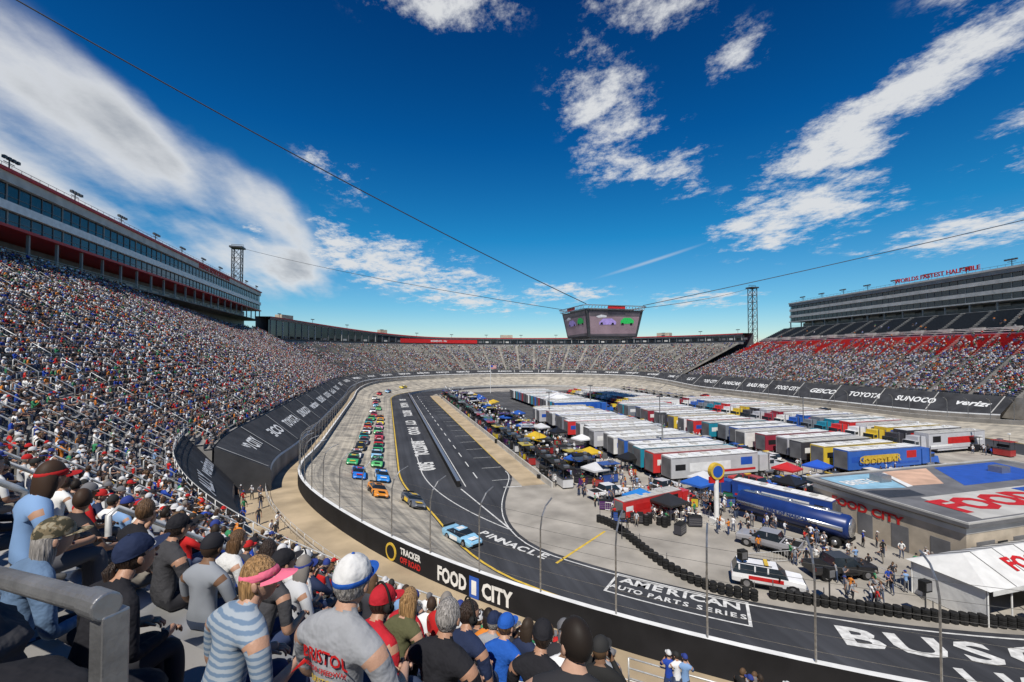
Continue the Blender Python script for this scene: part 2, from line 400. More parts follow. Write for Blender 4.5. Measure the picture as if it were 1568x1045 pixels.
while a<498:
    p=bprof(a); b=Q(a); p0=Vector(P(a,*p[2])); p1=Vector(P(a,*p[3])); up=(p1-p0)
    big = a<125 or a>372
    text('banner_letters',words[k%len(words)],2.9 if big else 2.6,p0.lerp(p1,.5),(b[3],-b[2],0),up,'white',bann,1.15,.05 if big else .12,fit=10.5 if big else 9,shear=.2 if k%3==0 else 0,bold=.03)
    a+=15.0 if big else 13; k+=1
mb=MB()
for i,a in enumerate(arange(-16.5,498,15.0)):
    sweep(mb,[a,a+.25],lambda x:[(bprof(x)[2][0]+.2,bprof(x)[2][1]+.25),(bprof(x)[3][0]-.2,bprof(x)[3][1]+.08)],['offw'])
mb.obj('banner_panel',parent=bann)

FN=41
def f_s(i,a): return 10.2+.95*i
def f_z(i,a): return 9.0+.405*i
def gprof(fs_,fz_,n,dpt):
    def pr(a):
        p=[(79+fs_(0,a)-.6,3),(79+fs_(0,a)-.6,fz_(0,a))]
        for i in range(n):
            if i: p.append((79+fs_(i,a)-dpt*.65,fz_(i,a)))
            p.append((79+fs_(i+1,a)-dpt*.65,fz_(i,a)))
        return p
    return pr
fp=gprof(f_s,f_z,FN,.95)
mb=MB(); n=len(fp(200)); sweep(mb,arange(150,367,3.),fp,['conc_l']*(n-1))
fst=mb.obj('curved_grandstand')
FAIS=arange(150,366,8.6)
mb=MB(); benches(mb,150,366,FAIS,f_s,f_z,FN,k='alum'); 
for e in FAIS:
    for i in range(FN): mb.box(P(e,79+f_s(i,e)+.1,f_z(i,e)+.1),(1.1,.5,.2),'conc_l',math.atan2(Q(e)[2],-Q(e)[3]))
mb.obj('benches',parent=fst)
RN=54
def sB(a):
    y=Y2-(a-ST-TU); y=max(60,min(215,y)); return 203+(y-99)*.2328-146
def r_s(i,a): return 10.2+(sB(a)-1-10.2)*i/RN
def r_z(i,a): return 8.6+26.2*i/RN*(.9+.1*i/RN)
rp=gprof(r_s,r_z,RN,1.0)
mb=MB(); n=len(rp(400))
rm=[]
for j in range(n-1):
    i=j//2; f=i/RN; rm.append('conc' if f<.44 else ('redseat' if f<.70 else ('dkseat' if f>.72 else 'offw')))
sweep(mb,arange(368,540,3.),rp,rm)
pp=[P(368,r,z) for r,z in rp(368)]+[P(368,79+sB(368),0),P(368,86,0)]; mb.add(pp,[tuple(range(len(pp)))],'conc')
rst=mb.obj('backstretch_grandstand')
RAIS=arange(372,530,10.)
mb=MB(); benches(mb,368,530,RAIS,r_s,r_z,int(RN*.44),k='alum')
m2=MB(); 
for (ia,ib,kk) in ((int(RN*.44),int(RN*.70),'redseat'),(int(RN*.72),RN-1,'dkseat')):
    benches(m2,368,530,RAIS,lambda i,a:r_s(i+ia,a),lambda i,a:r_z(i+ia,a),ib-ia,k=kk,hz=.6)
for e in RAIS:
    b=Q(e)
    for i in range(RN): mb.box(P(e,79+r_s(i,e)+.1,r_z(i,e)+.14),(1.3,.6,.28),'conc_l',math.atan2(b[2],-b[3]))
    mb.box(P(e+3,79+r_s(int(RN*.71),e),r_z(int(RN*.71),e)+1.2),(3.4,2,1.6),'conc',math.atan2(b[2],-b[3]))
i=int(RN*.715)
for h in (.5,1.1,1.5): mb.tube([P(a,79+r_s(i,a)-.8,r_z(i,a)+h) for a in arange(368,535,4)],.06,'white',4)
mb.obj('benches',parent=rst); m2.obj('seats',parent=rst)

# ------------------------------------------------------------------ suite buildings
def suites(name,p0,p1,zb,layers,depth,cols_z,stepc,sign,sign_t,light_step,mull=3.0,fl=1):
    p0=Vector((*p0,0)); p1=Vector((*p1,0)); d=(p1-p0); Ln=d.length; d.normalize(); nrm=Vector((d.y,-d.x,0))*fl
    root=empty(name); mid=(p0+p1)/2; rz=math.atan2(d.y,d.x)
    mb=MB(); mg=MB()
    for z0,z1,k,inset in layers:
        c=mid+nrm*(depth/2+inset/2); mb.box((c.x,c.y,(z0+z1)/2),(Ln-inset,depth-inset,z1-z0),k,rz)
        if k=='glass':
            n=int(Ln/mull)
            for i in range(n+1):
                q=p0+d*(Ln*i/n)+nrm*(inset-.06); mg.box((q.x,q.y,(z0+z1)/2),(.10 if i%5 else .3,.16,z1-z0-.01),'fascia' if i%5==0 else 'grey',rz)
            q=mid+nrm*(inset-.04); mg.box((q.x,q.y,z0+(z1-z0)*.36),(Ln-.5,.07,.1),'grey',rz)
    mb.obj('facade',parent=root); 
    z0,z1=cols_z
    c=mid+nrm*(depth*.8); mg.box((c.x,c.y,z1/2-.2),(Ln,depth*.35,z1-.3),'grey',rz)
    n=int(Ln/stepc)
    for i in range(n+1):
        q=p0+d*(Ln*i/n)+nrm*.6; mg.box((q.x,q.y,(z0+z1)/2),(.45,.45,z1-z0),'fascia',rz)
        q=p0+d*(Ln*i/n)+nrm*(depth*.62-.2); 
        if i<n: qq=q+d*stepc*.5; mg.box((qq.x,qq.y,z0+2.2),(stepc*.55,.1,1.1),'offw',rz)
    q=mid+nrm*.3
    for h in (.4,.8,1.2): mg.box((q.x,q.y,z0+h),(Ln,.05,.05),'steel',rz)
    q=mid+nrm*(depth*.4); mg.box((q.x,q.y,z0-.25),(Ln,depth*.9,.3),'conc',rz)
    mg.obj('structure',parent=root)
    ml=MB(); zt=layers[-1][1]
    for i in range(int(Ln/light_step)+1):
        q=p0+d*(i*light_step+2)+nrm*2.2
        ml.tube([(q.x,q.y,zt),(q.x,q.y,zt+2.6)],.12,'dsteel',5); 
        for h,w in ((2.6,3.6),(1.9,2.6)): ml.tube([tuple(q-d*w/2+Vector((0,0,zt+h))),tuple(q+d*w/2+Vector((0,0,zt+h)))],.09,'dsteel',4)
        for w in (-1.6,-.55,.55,1.6):
            e=q+d*w-nrm*.3; ml.box((e.x,e.y,zt+2.6),(.7,.5,.55),'dsteel',rz)
    ml.tube([tuple(p0+nrm*1+Vector((0,0,zt+1.0))),tuple(p1+nrm*1+Vector((0,0,zt+1.0)))],.05,'dsteel',4)
    for i in range(int(Ln/2.4)):
        q=p0+nrm*1+d*i*2.4; ml.tube([(q.x,q.y,zt),(q.x,q.y,zt+1)],.04,'dsteel',3)
    ml.obj('floodlights',parent=root)
    q=p0+d*(Ln*sign_t)-nrm*.1
    text('roof_sign',sign[0],sign[1],(q.x,q.y,sign[2]),d if fl<0 else -d,(0,0,1),'red',root,1.1,0,.1)
    return root
Lay=[(43,43.55,'red',-.3),(43.55,46.3,'glass',.6),(46.3,47.9,'white',-.1),(47.9,51.4,'glass',.8),(51.4,53.2,'offw',0),(53.2,53.8,'red',-.5),(53.8,54.1,'grey',.5)]
suites('suite_building',(-67.,30),(-67.,280),43,Lay,13,(38,43),8,('BRISTOL MOTOR SPEEDWAY',2.4,52.4),.72,19,fl=-1)
Lay2=[(37.9,38.4,'offw',-.4),(38.4,40.6,'glass',.6),(40.6,42.0,'offw',-.1),(42.0,44.2,'glass',.6),(44.2,45.6,'offw',-.05),(45.6,47.3,'glass',.7),(47.3,48.7,'fascia',-.2),(48.7,49.4,'offw',-.5)]
suites('backstretch_suite_building',(180,0),(230,215),38,Lay2,13,(35,37.9),9,('WORLDS FASTEST HALF-MILE',2.4,50.9),.60,15,fl=1)
def ztop(a): return 31.2+6.5*smooth((235-a)/85)
def rimp(a):
    t=ztop(a); return [(127.0,25.0),(127.0,26.2),(128.2,26.2),(128.2,27.2),(127.6,27.2),(127.6,t-1.5),(127.0,t-1.5),(126.6,t-.5),(126.6,t),(128,t),(134,t+.1),(134,0)]
km=['conc','conc','grey','grey','glass','offw','grey','red','offw','grey','grey']
mb=MB(); sweep(mb,arange(149,369,2.4),rimp,km); rim=mb.obj('turn_suite_building')
mb=MB()
for a in arange(150,368,3.2):
    b=Q(a); rz=math.atan2(b[2],-b[3]); t=ztop(a)
    mb.box(P(a,127.5,(27.2+t-1.5)/2),(.35,.3,t-1.5-27.2-.02),'offw' if int(a)%4==0 else 'grey',rz)
    mb.box(P(a+1.6,127.45,28.0),(2.3,.2,1.1),('black','grey','offw','black')[int(a*1.7)%4],rz)
sweep(mb,arange(212,248,2.4),lambda a:[(127.1,27.0),(127.1,29.9)],['red'])
for a in (160,205,262,300,333):
    b=Q(a); mb.box(P(a,131,ztop(a)+1.2),(9 if a!=205 else 5,4,2.2),'beige',math.atan2(b[2],-b[3]))
for a in arange(155,366,17):
    mb.tube([P(a,128,ztop(a)),P(a,128,ztop(a)+2)],.1,'dsteel',4); b=Q(a); mb.box(P(a,128,ztop(a)+2.1),(2.4,.4,.4),'dsteel',math.atan2(b[2],-b[3]))
mb.obj('rim_panels',parent=rim)
b=Q(230); text('rim_letters','GREAT MOMENTS  FAST CARS',1.7,P(230,127.05,28.4),(b[3],-b[2],0),(0,0,1),'white',rim,1.15,.1)

# ------------------------------------------------------------------ towers, cables, scoreboard
def tower(x,y,h,w):
    mb=MB(); n=int(h/(w*1.2)); hw=w/2
    c=[(x-hw,y-hw),(x+hw,y-hw),(x+hw,y+hw),(x-hw,y+hw)]
    for a,b in c: mb.tube([(a,b,0),(a,b,h)],.32,'dsteel',5)
    for i in range(n):
        z0=h*i/n; z1=h*(i+1)/n
        for j in range(4):
            a=c[j];b=c[(j+1)%4]
            mb.tube([(*a,z0),(*b,z1)],.14,'dsteel',4); mb.tube([(*b,z0),(*a,z1)],.14,'dsteel',4); mb.tube([(*a,z1),(*b,z1)],.16,'dsteel',4)
    mb.box((x,y,h+.6),(w*1.5,w*1.5,1.0),'dsteel'); mb.tube([(x-w*.7,y,h+1),(x-w*.7,y,h+2.6),(x+w*.7,y,h+2.6),(x+w*.7,y,h+1)],.16,'dsteel',4)
    mb.obj('cable_tower')
T1=(-95,337,90);T2=(280,296,72);T3=(-80,89.6,88);T4=(262,10,84)
tower(T1[0],T1[1],89,5.2); tower(T2[0],T2[1],71,4.5); tower(T3[0],T3[1],87,5); tower(T4[0],T4[1],83,5)
BC=(70.5,141.)
mb=MB()
for T,cor,r in ((T1,(-10,10),.10),(T2,(10,10),.12),(T3,(-10,-10),.13),(T4,(10,-10),.11)):
    e=Vector((BC[0]+cor[0],BC[1]+cor[1],35.4)); s_=Vector(T); pts=[]
    for i in range(25):
        t=i/24; p=s_.lerp(e,t); p.z-=6*4*t*(1-t)*.35; pts.append(p)
    mb.tube(pts,r,'dsteel',5)
mb.obj('suspension_cable')
root=empty('video_scoreboard',(0,0,0)); mb=MB(); bx,by=BC
M['screen']=mat('screen_picture',(.24,.17,.19),.5,0,.15,.25,emit=.25)
M['screen2']=mat('screen_fence',(.08,.07,.08),.5,0,.3,.25,emit=.25)
M['purple']=mat('screen_purple',(.30,.22,.50),.5,emit=.35); M['sgreen']=mat('screen_green',(.02,.38,.08),.5,emit=.35); M['swhite']=mat('screen_white',(.5,.5,.52),.5,emit=.3)
mb.box((bx,by,29.4),(17.2,17.2,8.6),'dsteel',0,(1.17,1.17))
mb.box((bx,by,24.9),(15,15,.6),'grey',0)
for w,z in ((21.2,33.9),(22.4,35.0)):
    c=[(bx-w/2,by-w/2+1.2,z),(bx-w/2+1.2,by-w/2,z),(bx+w/2-1.2,by-w/2,z),(bx+w/2,by-w/2+1.2,z),(bx+w/2,by+w/2-1.2,z),(bx+w/2-1.2,by+w/2,z),(bx-w/2+1.2,by+w/2,z),(bx-w/2,by+w/2-1.2,z)]
    for j in range(8): mb.tube([c[j],c[(j+1)%8]],.14,'steel',5)
w=10.8
for k_ in range(19):
    f=-w+1+2*(w-1)*k_/18
    for (x,y) in ((f,-w),(f,w),(-w,f),(w,f)): mb.tube([(bx+x,by+y,33.9),(bx+x+(.55 if abs(y)==w else 0),by+y+(.55 if abs(x)==w else 0),35.0)],.08,'steel',4)
mb.box((bx,by-11.0,34.5),(6,.2,.9),'red'); mb.box((bx-11.0,by,34.5),(.2,6,.9),'red')
mb.box((bx,by,34.1),(16,16,.5),'dsteel')
mb.obj('frame',parent=root)
for side,ang in enumerate((0,-90,90,180)):
    X=Matrix.Translation((bx,by,0))@Matrix.Rotation(R(ang),4,'Z'); mb=MB(); mb.X=X
    def S(u,z,o=0.06):
        y=-(8.6+(z-25.1)*.17)-o; return (u*.97,y,z)
    def sq(z): return 25.5+(z-25.8)*(7.7/9.4)
    def poly(pts,k,o): mb.add([S(u,sq(z),o) for u,z in pts],[tuple(range(len(pts)))],k)
    poly([(-8.2,25.8),(8.2,25.8),(9.3,35.2),(-9.3,35.2)],'screen',.06)
    poly([(-8.9,33.2),(9.1,33.5),(9.3,35.2),(-9.3,35.2)],'screen2',.10)
    poly([(-8.2,25.8),(8.2,25.8),(8.3,26.8),(-8.3,26.4)],'screen2',.10)
    poly([(-5.5,31),(-4.2,32.4),(-1,32.5),(.6,31.3),(.6,30.2),(-5.4,30.0)],'purple',.14)
    poly([(2.2,31.6),(3.4,32.9),(5.8,32.9),(7.2,31.8),(7,30.7),(2.4,30.5)],'sgreen',.14)
    poly([(-6.8,33.2),(-5,33.9),(-3,33.6),(-3,32.9),(-6,32.7)],'swhite',.14)
    for u in (-4.6,-.6,3,6.2): poly([(u-.5,30.1),(u+.5,30.1),(u+.35,30.9),(u-.35,30.9)],'black',.18)
    mb.obj('screen',parent=root)

# ------------------------------------------------------------------ vehicles
def loft(mb,st,glass_side,glass_top,body='objp'):
    vs=[];fs=[];ks=[]
    for (y,zb,zl,w,zr,wr) in st: vs+=[(-w*.93,y,zb),(-w,y,(zb+zl)/2),(-w*.985,y,zl),(-wr,y,zr),(wr,y,zr),(w*.985,y,zl),(w,y,(zb+zl)/2),(w*.93,y,zb)]
    n=8
    for i in range(len(st)-1):
        for j in range(n):
            j2=(j+1)%n; k=body
            if j in (2,4) and i in glass_side: k='glass'
            if j==3 and i in glass_top: k='glass'
            if j==7: k='blackm'
            fs.append((i*n+j,(i+1)*n+j,(i+1)*n+j2,i*n+j2)); ks.append(k)
    fs.append(tuple(range(n))); ks.append(body); fs.append(tuple((len(st)-1)*n+j for j in range(n-1,-1,-1))); ks.append(body)
    mb.add(vs,fs,ks)
def wheels(mb,ys,w,r,wd=.28,arch=True):
    for y in ys:
        for sx in (-1,1):
            x=sx*w
            if arch: mb.tube([(x-sx*.3,y,r+.03),(x+sx*.004,y,r+.03)],r*1.17,'blackm',18)
            mb.tube([(x-sx*wd,y,r),(x,y,r),(x+sx*.03,y,r)],[r,r,r*.93],'blackm',18); mb.tube([(x+sx*.02,y,r),(x+sx*.045,y,r)],r*.6,'rim',10)
def race_car_mesh(v):
    mb=MB()
    st=[(2.45,.2,.36,.74,.40,.6),(2.32,.12,.52,.9,.58,.75),(1.6,.12,.68,.97,.745,.85),(.95,.12,.80,.98,.86,.82),(.25,.12,.86,.98,1.24,.60),(-.75,.12,.88,.98,1.27,.60),(-1.55,.12,.90,.98,.97,.76),(-2.3,.15,.92,.95,.95,.82),(-2.43,.28,.80,.9,.86,.76)]
    loft(mb,st,(3,4,5),(3,5)); wheels(mb,(1.42,-1.38),.965,.34)
    mb.box((0,2.40,.2),(1.7,.16,.12),'blackm'); mb.box((0,2.44,.33),(1.0,.08,.1),'blackm')
    mb.box((0,-2.35,1.06),(1.55,.05,.2),'blackm')
    k={0:'white',1:'yellow',2:'black',3:'red'}[v]
    mb.box((0,-.25,1.277),(.75,.7,.012),k); mb.box((0,1.65,.752),(.9,1.1,.014),k)
    for sx in (-1,1):
        mb.box((sx*.982,-.25,.5),(.014,1.3,.42),k); mb.box((sx*.55,2.36,.46),(.26,.1,.1),'white')
        mb.box((sx*.979,0,.22),(.02,4.0,.06),'blackm'); mb.box((sx*.82,-.2,1.02),(.03,.06,.36),'objp')
    return mb.mesh('race_car')
RC=[race_car_mesh(i) for i in range(4)]
ccol=[(.02,.18,.65),(.03,.25,.7),(.75,.28,.03),(.12,.13,.15),(.03,.35,.12),(.1,.45,.15),(.75,.75,.75),(.6,.03,.03),(.8,.6,.02),(.02,.02,.02),(.25,.5,.7),(.5,.05,.08),(.02,.3,.3),(.8,.35,.5)]
def on_track(a,r,dirn,mesh,name,color):
    r0=rin(a); f=max(0,(r-r0)/(79-r0)); b=bank(a); p=P(a,r,.02+b*f**1.05)
    bb=Q(a); n=Vector((bb[2],bb[3],0)); fwd=Vector((-bb[3],bb[2],0))
    sl=b/14 if f>0 else 0; up=(Vector((0,0,1))-n*sl).normalized(); right=fwd.cross(up).normalized(); 
    o=bpy.data.objects.new(name,mesh); sc.collection.objects.link(o)
    o.matrix_world=Matrix(((right.x,fwd.x,up.x,p[0]),(right.y,fwd.y,up.y,p[1]),(right.z,fwd.z,up.z,p[2]),(0,0,0,1))); o.color=(*color,1); return o
cars=[(-38.5,66.4,10),(-23,65.9,3),(-18.5,69.5,2),(-7,70.8,0),(-7.5,67.4,1),(4,72,4),(3.5,68,5),(9.5,71.8,6),(10,68.2,10),(17,71.4,9),(16,68,4),(23,71,3),(22,68,7),(29,71.3,12),(30,68,11),(36,71,6),(37,68.4,5),(43,71,7),(44,68.2,13),(51,71,12),(52,68,8),(59,70.5,4),(60,68,2),(67,70,11),(76,70.6,6),(84,69,5),(93,70,10),(101,70.3,7),(110,69.6,9),(118,71,6),(136,70,7),(150,69,10),(172,70,8),(430,69,9),(447,70.5,8),(405,70,7),(460,72,9)]
for i,(a,r,c) in enumerate(cars): on_track(a,r+.4,1,RC[i%4],'race_car',ccol[c])

def pickup_mesh(kind):
    mb=MB()
    if kind=='pickup':
        st=[(2.85,.55,.8,.88,.9,.78),(2.78,.5,1.02,.97,1.12,.87),(1.3,.5,1.18,1.0,1.26,.9),(.65,.5,1.2,1.0,1.88,.76),(-1.05,.5,1.2,1.0,1.92,.76),(-1.25,.5,1.2,1.0,1.26,.92),(-1.3,.5,1.18,1.0,1.2,.96),(-2.9,.55,1.18,.98,1.2,.94)]
        loft(mb,st,(2,3,4),(2,4)); mb.box((0,-2.1,1.21),(1.6,1.45,.012),'blackm'); wh=(1.8,-1.9)
        for sx in (-1,1): mb.box((sx*.87,-.1,1.56),(.05,.09,.62),'objp')
    else:
        st=[(2.7,.5,.8,.88,.9,.8),(2.6,.45,1.05,.97,1.15,.88),(1.45,.45,1.18,1.0,1.24,.9),(.75,.45,1.2,1.0,1.86,.78),(-2.35,.45,1.2,1.0,1.92,.78),(-2.7,.47,1.2,.98,1.3,.92),(-2.78,.5,1.1,.96,1.15,.9)]
        loft(mb,st,(2,3,4),(2,4)); wh=(1.75,-1.65)
        for y in (-.02,-1.0,-2.2): 
            for sx in (-1,1): mb.box((sx*.885,y,1.54),(.06,.12,.66),'objp')
        mb.box((0,-.1,1.98),(1.2,.3,.13),'yellow')
        for sx in (-1,1): mb.box((sx*.65,-.9,1.97),(.05,2.4,.05),'blackm'); mb.box((sx*1.003,-.2,.95),(.014,2.6,.3),'red')
    wheels(mb,wh,.97,.42)
    mb.box((0,2.84 if kind=='pickup' else 2.7,.82),(1.3,.08,.28),'blackm'); mb.box((0,2.8,.58),(1.8,.18,.16),'rim')
    for sx in (-1,1): mb.box((sx*.78,2.76 if kind=='pickup' else 2.64,.92),(.3,.12,.18),'white'); mb.box((sx*.88,-2.86 if kind=='pickup' else -2.74,1.0),(.14,.08,.32),'redl'); mb.box((sx*1.1,.8,1.28),(.2,.1,.2),'blackm'); mb.box((sx*1.0,-.1,.52),(.12,2.2,.06),'blackm')
    return mb.mesh('pickup_truck')
PK=pickup_mesh('pickup'); SU=pickup_mesh('suv')
inst('pickup_truck',PK,(29.8,57.6,.03),R(-80),(.75,.75,.75)); inst('pickup_truck',PK,(38.4,57.5,.03),R(-75),(.55,.56,.58))
inst('sport_utility_vehicle',SU,(31.6,32.2,.03),R(-128),(.78,.78,.78)); inst('pickup_truck',PK,(39.4,32.0,.03),R(-102),(.02,.02,.022))
inst('pickup_truck',PK,(37.8,38.3,.03),R(30),(.3,.3,.32))
for x,y,c,r_ in ((56,54,(.03,.1,.4),80),(60,53,(.6,.6,.6),95),(64,53.5,(.02,.02,.02),90),(69,52.5,(.5,.03,.03),85),(73,54,(.7,.7,.7),90),(52,56.5,(.4,.03,.03),10),(77,52,(.05,.05,.06),90),(57,49,(.02,.02,.03),0),(64,48.5,(.6,.6,.62),5)):
    inst('pickup_truck',PK if x%2 else SU,(x,y,.03),R(r_),c)

def trailer_mesh(v):
    mb=MB(); L_=16
    mb.box((0,0,2.55),(L_,2.6,3.1),'objp'); mb.box((0,0,4.13),(L_-.12,2.5,.06),'white' if v!=1 else 'offw'); mb.box((1.2,0,.85),(8.5,2.45,.55),'objp' if v else 'grey')
    mb.box((0,0,.98),(L_,2.5,.08),'blackm')
    for x in (-6.6,-5.4):
        for sy in (-1,1): mb.tube([(x,sy*.8,.52),(x,sy*1.27,.52)],.52,'blackm',16); mb.tube([(x,sy*1.2,.52),(x,sy*1.29,.52)],.28,'rim',10)
    for x in (-5,-1,3): mb.box((x,0,4.24),(1.1,1.0,.18),'offw')
    for x in arange(-7,7,2): mb.box((x,0,4.17),(.05,2.5,.03),'rim')
    for sy in (-1,1):
        mb.box((-1,sy*1.305,2.5),(7.5,.02,1.3),('white','red','yellow')[v]); mb.box((4.5,sy*1.308,1.6),(6,.02,.35),('red','white','blue')[v]); mb.box((0,sy*1.31,4.02),(15.8,.02,.1),'rim')
        mb.box((5.8,sy*1.305,2.9),(2.2,.02,1.2),('blue','black','red')[v]); mb.box((-6.4,sy*1.305,2.6),(1.8,.02,.9),('black','white','blue')[v])
    mb.box((-8.02,0,2.5),(.03,2.3,2.8),'grey')
    mb.box((9.6,0,2.3),(2.2,2.4,2.5),'objp',0,(.92,.9)); mb.box((10.9,0,2.0),(1.0,2.3,1.6),'objp'); mb.box((12.1,0,1.45),(1.9,1.7,1.1),'objp',0,(.9,.8)); 
    mb.box((11.45,0,2.35),(.1,2.0,.8),'glass'); mb.box((10.95,0,2.35),(.8,2.34,.55),'glass'); mb.box((10.4,0,.75),(5.6,1.1,.4),'blackm')
    mb.box((13.08,0,1.35),(.08,1.1,.9),'rim'); mb.box((13.1,0,.65),(.2,2.3,.35),'rim')
    for x in (12.1,8.9,7.8):
        for sy in (-1,1): mb.tube([(x,sy*.75,.52),(x,sy*1.2,.52)],.52,'blackm',16); mb.tube([(x,sy*1.1,.52),(x,sy*1.22,.52)],.27,'rim',10)
    for sy in (-1,1): mb.tube([(10.2,sy*1.3,1),(10.2,sy*1.3,3.9)],.08,'rim',8); mb.tube([(9.4,sy*1.1,.85),(11,sy*1.1,.85)],.32,'rim',10)
    return mb.mesh('hauler_truck')
TR=[trailer_mesh(i) for i in range(3)]
hc=[(.75,.75,.75),(.5,.5,.52),(.03,.12,.45),(.6,.04,.04),(.05,.05,.06),(.75,.74,.7),(.02,.25,.35),(.7,.5,.05),(.3,.03,.05),(.2,.22,.25)]
i=0
for y in arange(61.5,128,3.55):
    inst('hauler_truck',TR[i%3],(50.+random.uniform(-1.3,1.3),y+random.uniform(-.12,.12),.03),R(random.uniform(-1.5,1.5)),hc[(i*3)%10] if i%3 and i else (.5,.5,.5)); i+=1
for y in arange(58,132,3.9):
    inst('hauler_truck',TR[i%3],(79.+random.uniform(-1.5,1.5),y,.03),R(random.uniform(-1.5,1.5)),hc[2] if y<60 else hc[(i*7)%10]); i+=1
for y in arange(66,140,4.1):
    inst('hauler_truck',TR[i%3],(111-random.uniform(0,.6),y,.03),R(180),hc[(i*3+1)%10]); i+=1
for y in arange(138,190,4.2):
    inst('hauler_truck',TR[i%3],(60,y,.03),R(0),hc[(i*7+2)%10]); i+=1
    inst('hauler_truck',TR[i%3],(90,y,.03),R(180),hc[(i*3+2)%10]); i+=1
o=text('hauler_letters','GOODYEAR',1.5,(78.5,56.4,2.6),(1,0,0),(0,0,1),'yellow',None,1.1,.06)
inst('hauler_truck',TR[1],(31.5,50.2,.03),R(14),(.55,.03,.03),.62)
for k_ in range(40):
    x,y=random.choice([(65.5,random.uniform(60,132)),(67.3,random.uniform(60,132)),(96,random.uniform(60,130)),(random.uniform(55,95),196)])
    inst('pickup_truck',random.choice((PK,SU)),(x,y,.03),random.choice((0,math.pi))+random.uniform(-.1,.1),random.choice(hc))

def tanker():
    mb=MB()
    mb.tube([(0,-5.9,2.1),(0,-5.6,2.1),(0,5.4,2.1),(0,5.7,2.1)],[.9,1.2,1.2,.9],'blue',24); mb.box((0,0,3.28),(.7,10,.12),'silver')
    for y in (-3.6,0,3.6): mb.tube([(0,y,3.25),(0,y,3.5)],.3,'silver',12)
    for sx in (-1,1): mb.box((sx*1.17,0,2.05),(.1,10.9,.42),'silver'); 
    mb.tube([(0,-5.93,2.1),(0,-5.88,2.1)],.95,'silver',24)
    mb.box((0,0,.9),(.9,11.3,.35),'dsteel'); mb.box((0,-5.7,.8),(2.4,.2,.3),'blackm')
    for y in (-4.7,-3.5):
        for sx in (-1,1): mb.tube([(sx*.75,y,.52),(sx*1.22,y,.52)],.52,'blackm',16); mb.tube([(sx*1.15,y,.52),(sx*1.24,y,.52)],.28,'rim',10)
    mb.tube([(-.5,4,.9),(-.5,4,.05)],.08,'dsteel'); mb.tube([(.5,4,.9),(.5,4,.05)],.08,'dsteel')
    return mb.mesh('tanker_trailer',True)
M['navy']=mat('navy_paint',(.012,.035,.16),.35,0,1,.15)
tk=tanker(); tk.materials[0]=M['navy']; o=inst('tanker_trailer',tk,(44.,41.5,.03),R(20))
t_=text('tank_letters','FUELS OF NASCAR',.5,(0,0,0),(0,-1,0),(0,0,1),'navy',None,1.1,0,bold=.04); t_.parent=o; t_.location=(-1.235,0,2.05)
inst('box_trailer',TR[0],(48.0,46.5,.03),R(112),(.02,.06,.26),.72)

def pit_cart(v):
    mb=MB(); mb.box((0,0,.8),(1.6,2.6,1.2),'objp'); mb.box((0,0,1.43),(1.7,2.7,.06),'dsteel')
    for x in (-.7,.7):
        for y in (-1.2,1.2): mb.tube([(x,y,1.4),(x,y,2.9)],.05,'dsteel',4)
    mb.box((0,0,2.95),(2.1,3.1,.1),'objp' if v else 'blackm'); mb.box((.2,.0,2.0),(.5,1.8,.5),'blackm'); mb.box((0,-.6,3.15),(.8,.6,.3),'rim')
    for x in (-.6,.6):
        for y in (-.9,.9): mb.tube([(x-.1,y,.25),(x+.1,y,.25)],.24,'blackm',10)
    mb.tube([(.6,1.1,3),(.6,1.1,4.6)],.03,'dsteel',4); mb.box((.6,1.1,4.5),(.4,.3,.25),'white'); return mb.mesh('pit_cart')
PCt=[pit_cart(0),pit_cart(1)]
def chest():
    mb=MB(); mb.box((0,0,.62),(.8,1.5,1.0),'objp'); mb.box((0,0,1.15),(.84,1.54,.05),'blackm')
    for z in (.35,.6,.85): mb.box((-.41,0,z),(.02,1.3,.03),'rim')
    for x in (-.3,.3):
        for y in (-.6,.6): mb.tube([(x-.04,y,.09),(x+.04,y,.09)],.09,'blackm',8)
    return mb.mesh('tool_chest')
def tires():
    mb=MB()
    for x,y,n in ((0,0,4),(.75,.1,4),(.1,.75,3),(.85,.85,2)):
        for i in range(n): mb.tube([(x,y,.02+i*.3),(x,y,.06+i*.3),(x,y,.26+i*.3),(x,y,.3+i*.3)],[.3,.35,.35,.3],'blackm',14); 
        mb.tube([(x,y,n*.3),(x,y,n*.3+.02)],.19,'rim',10)
    return mb.mesh('tire_stack')
def canopy():
    mb=MB()
    for x in (-1.5,1.5):
        for y in (-1.5,1.5): mb.tube([(x,y,0),(x,y,2.2)],.03,'rim',4)
    vs=[(-1.6,-1.6,2.2),(1.6,-1.6,2.2),(1.6,1.6,2.2),(-1.6,1.6,2.2),(0,0,3.1)]; mb.add(vs,[(0,1,4),(1,2,4),(2,3,4),(3,0,4)],'objp')
    vs=[(-1.6,-1.6,1.95),(1.6,-1.6,1.95),(1.6,1.6,1.95),(-1.6,1.6,1.95)]+vs[:4]; mb.add(vs,[(0,1,5,4),(1,2,6,5),(2,3,7,6),(3,0,4,7)],'objp')
    mb.box((0,0,.75),(1.8,.8,.05),'white'); 
    for x in (-.8,.8): mb.box((x,0,.37),(.05,.6,.72),'rim')
    return mb.mesh('popup_canopy')
CH=chest();TI=tires();CA=canopy()
dk=[(.02,.02,.025),(.04,.04,.05),(.03,.08,.3),(.35,.03,.03),(.02,.02,.02),(.3,.3,.32),(.02,.02,.02),(.08,.02,.12),(.6,.6,.6),(.02,.15,.08),(.5,.38,.03)]
y=64
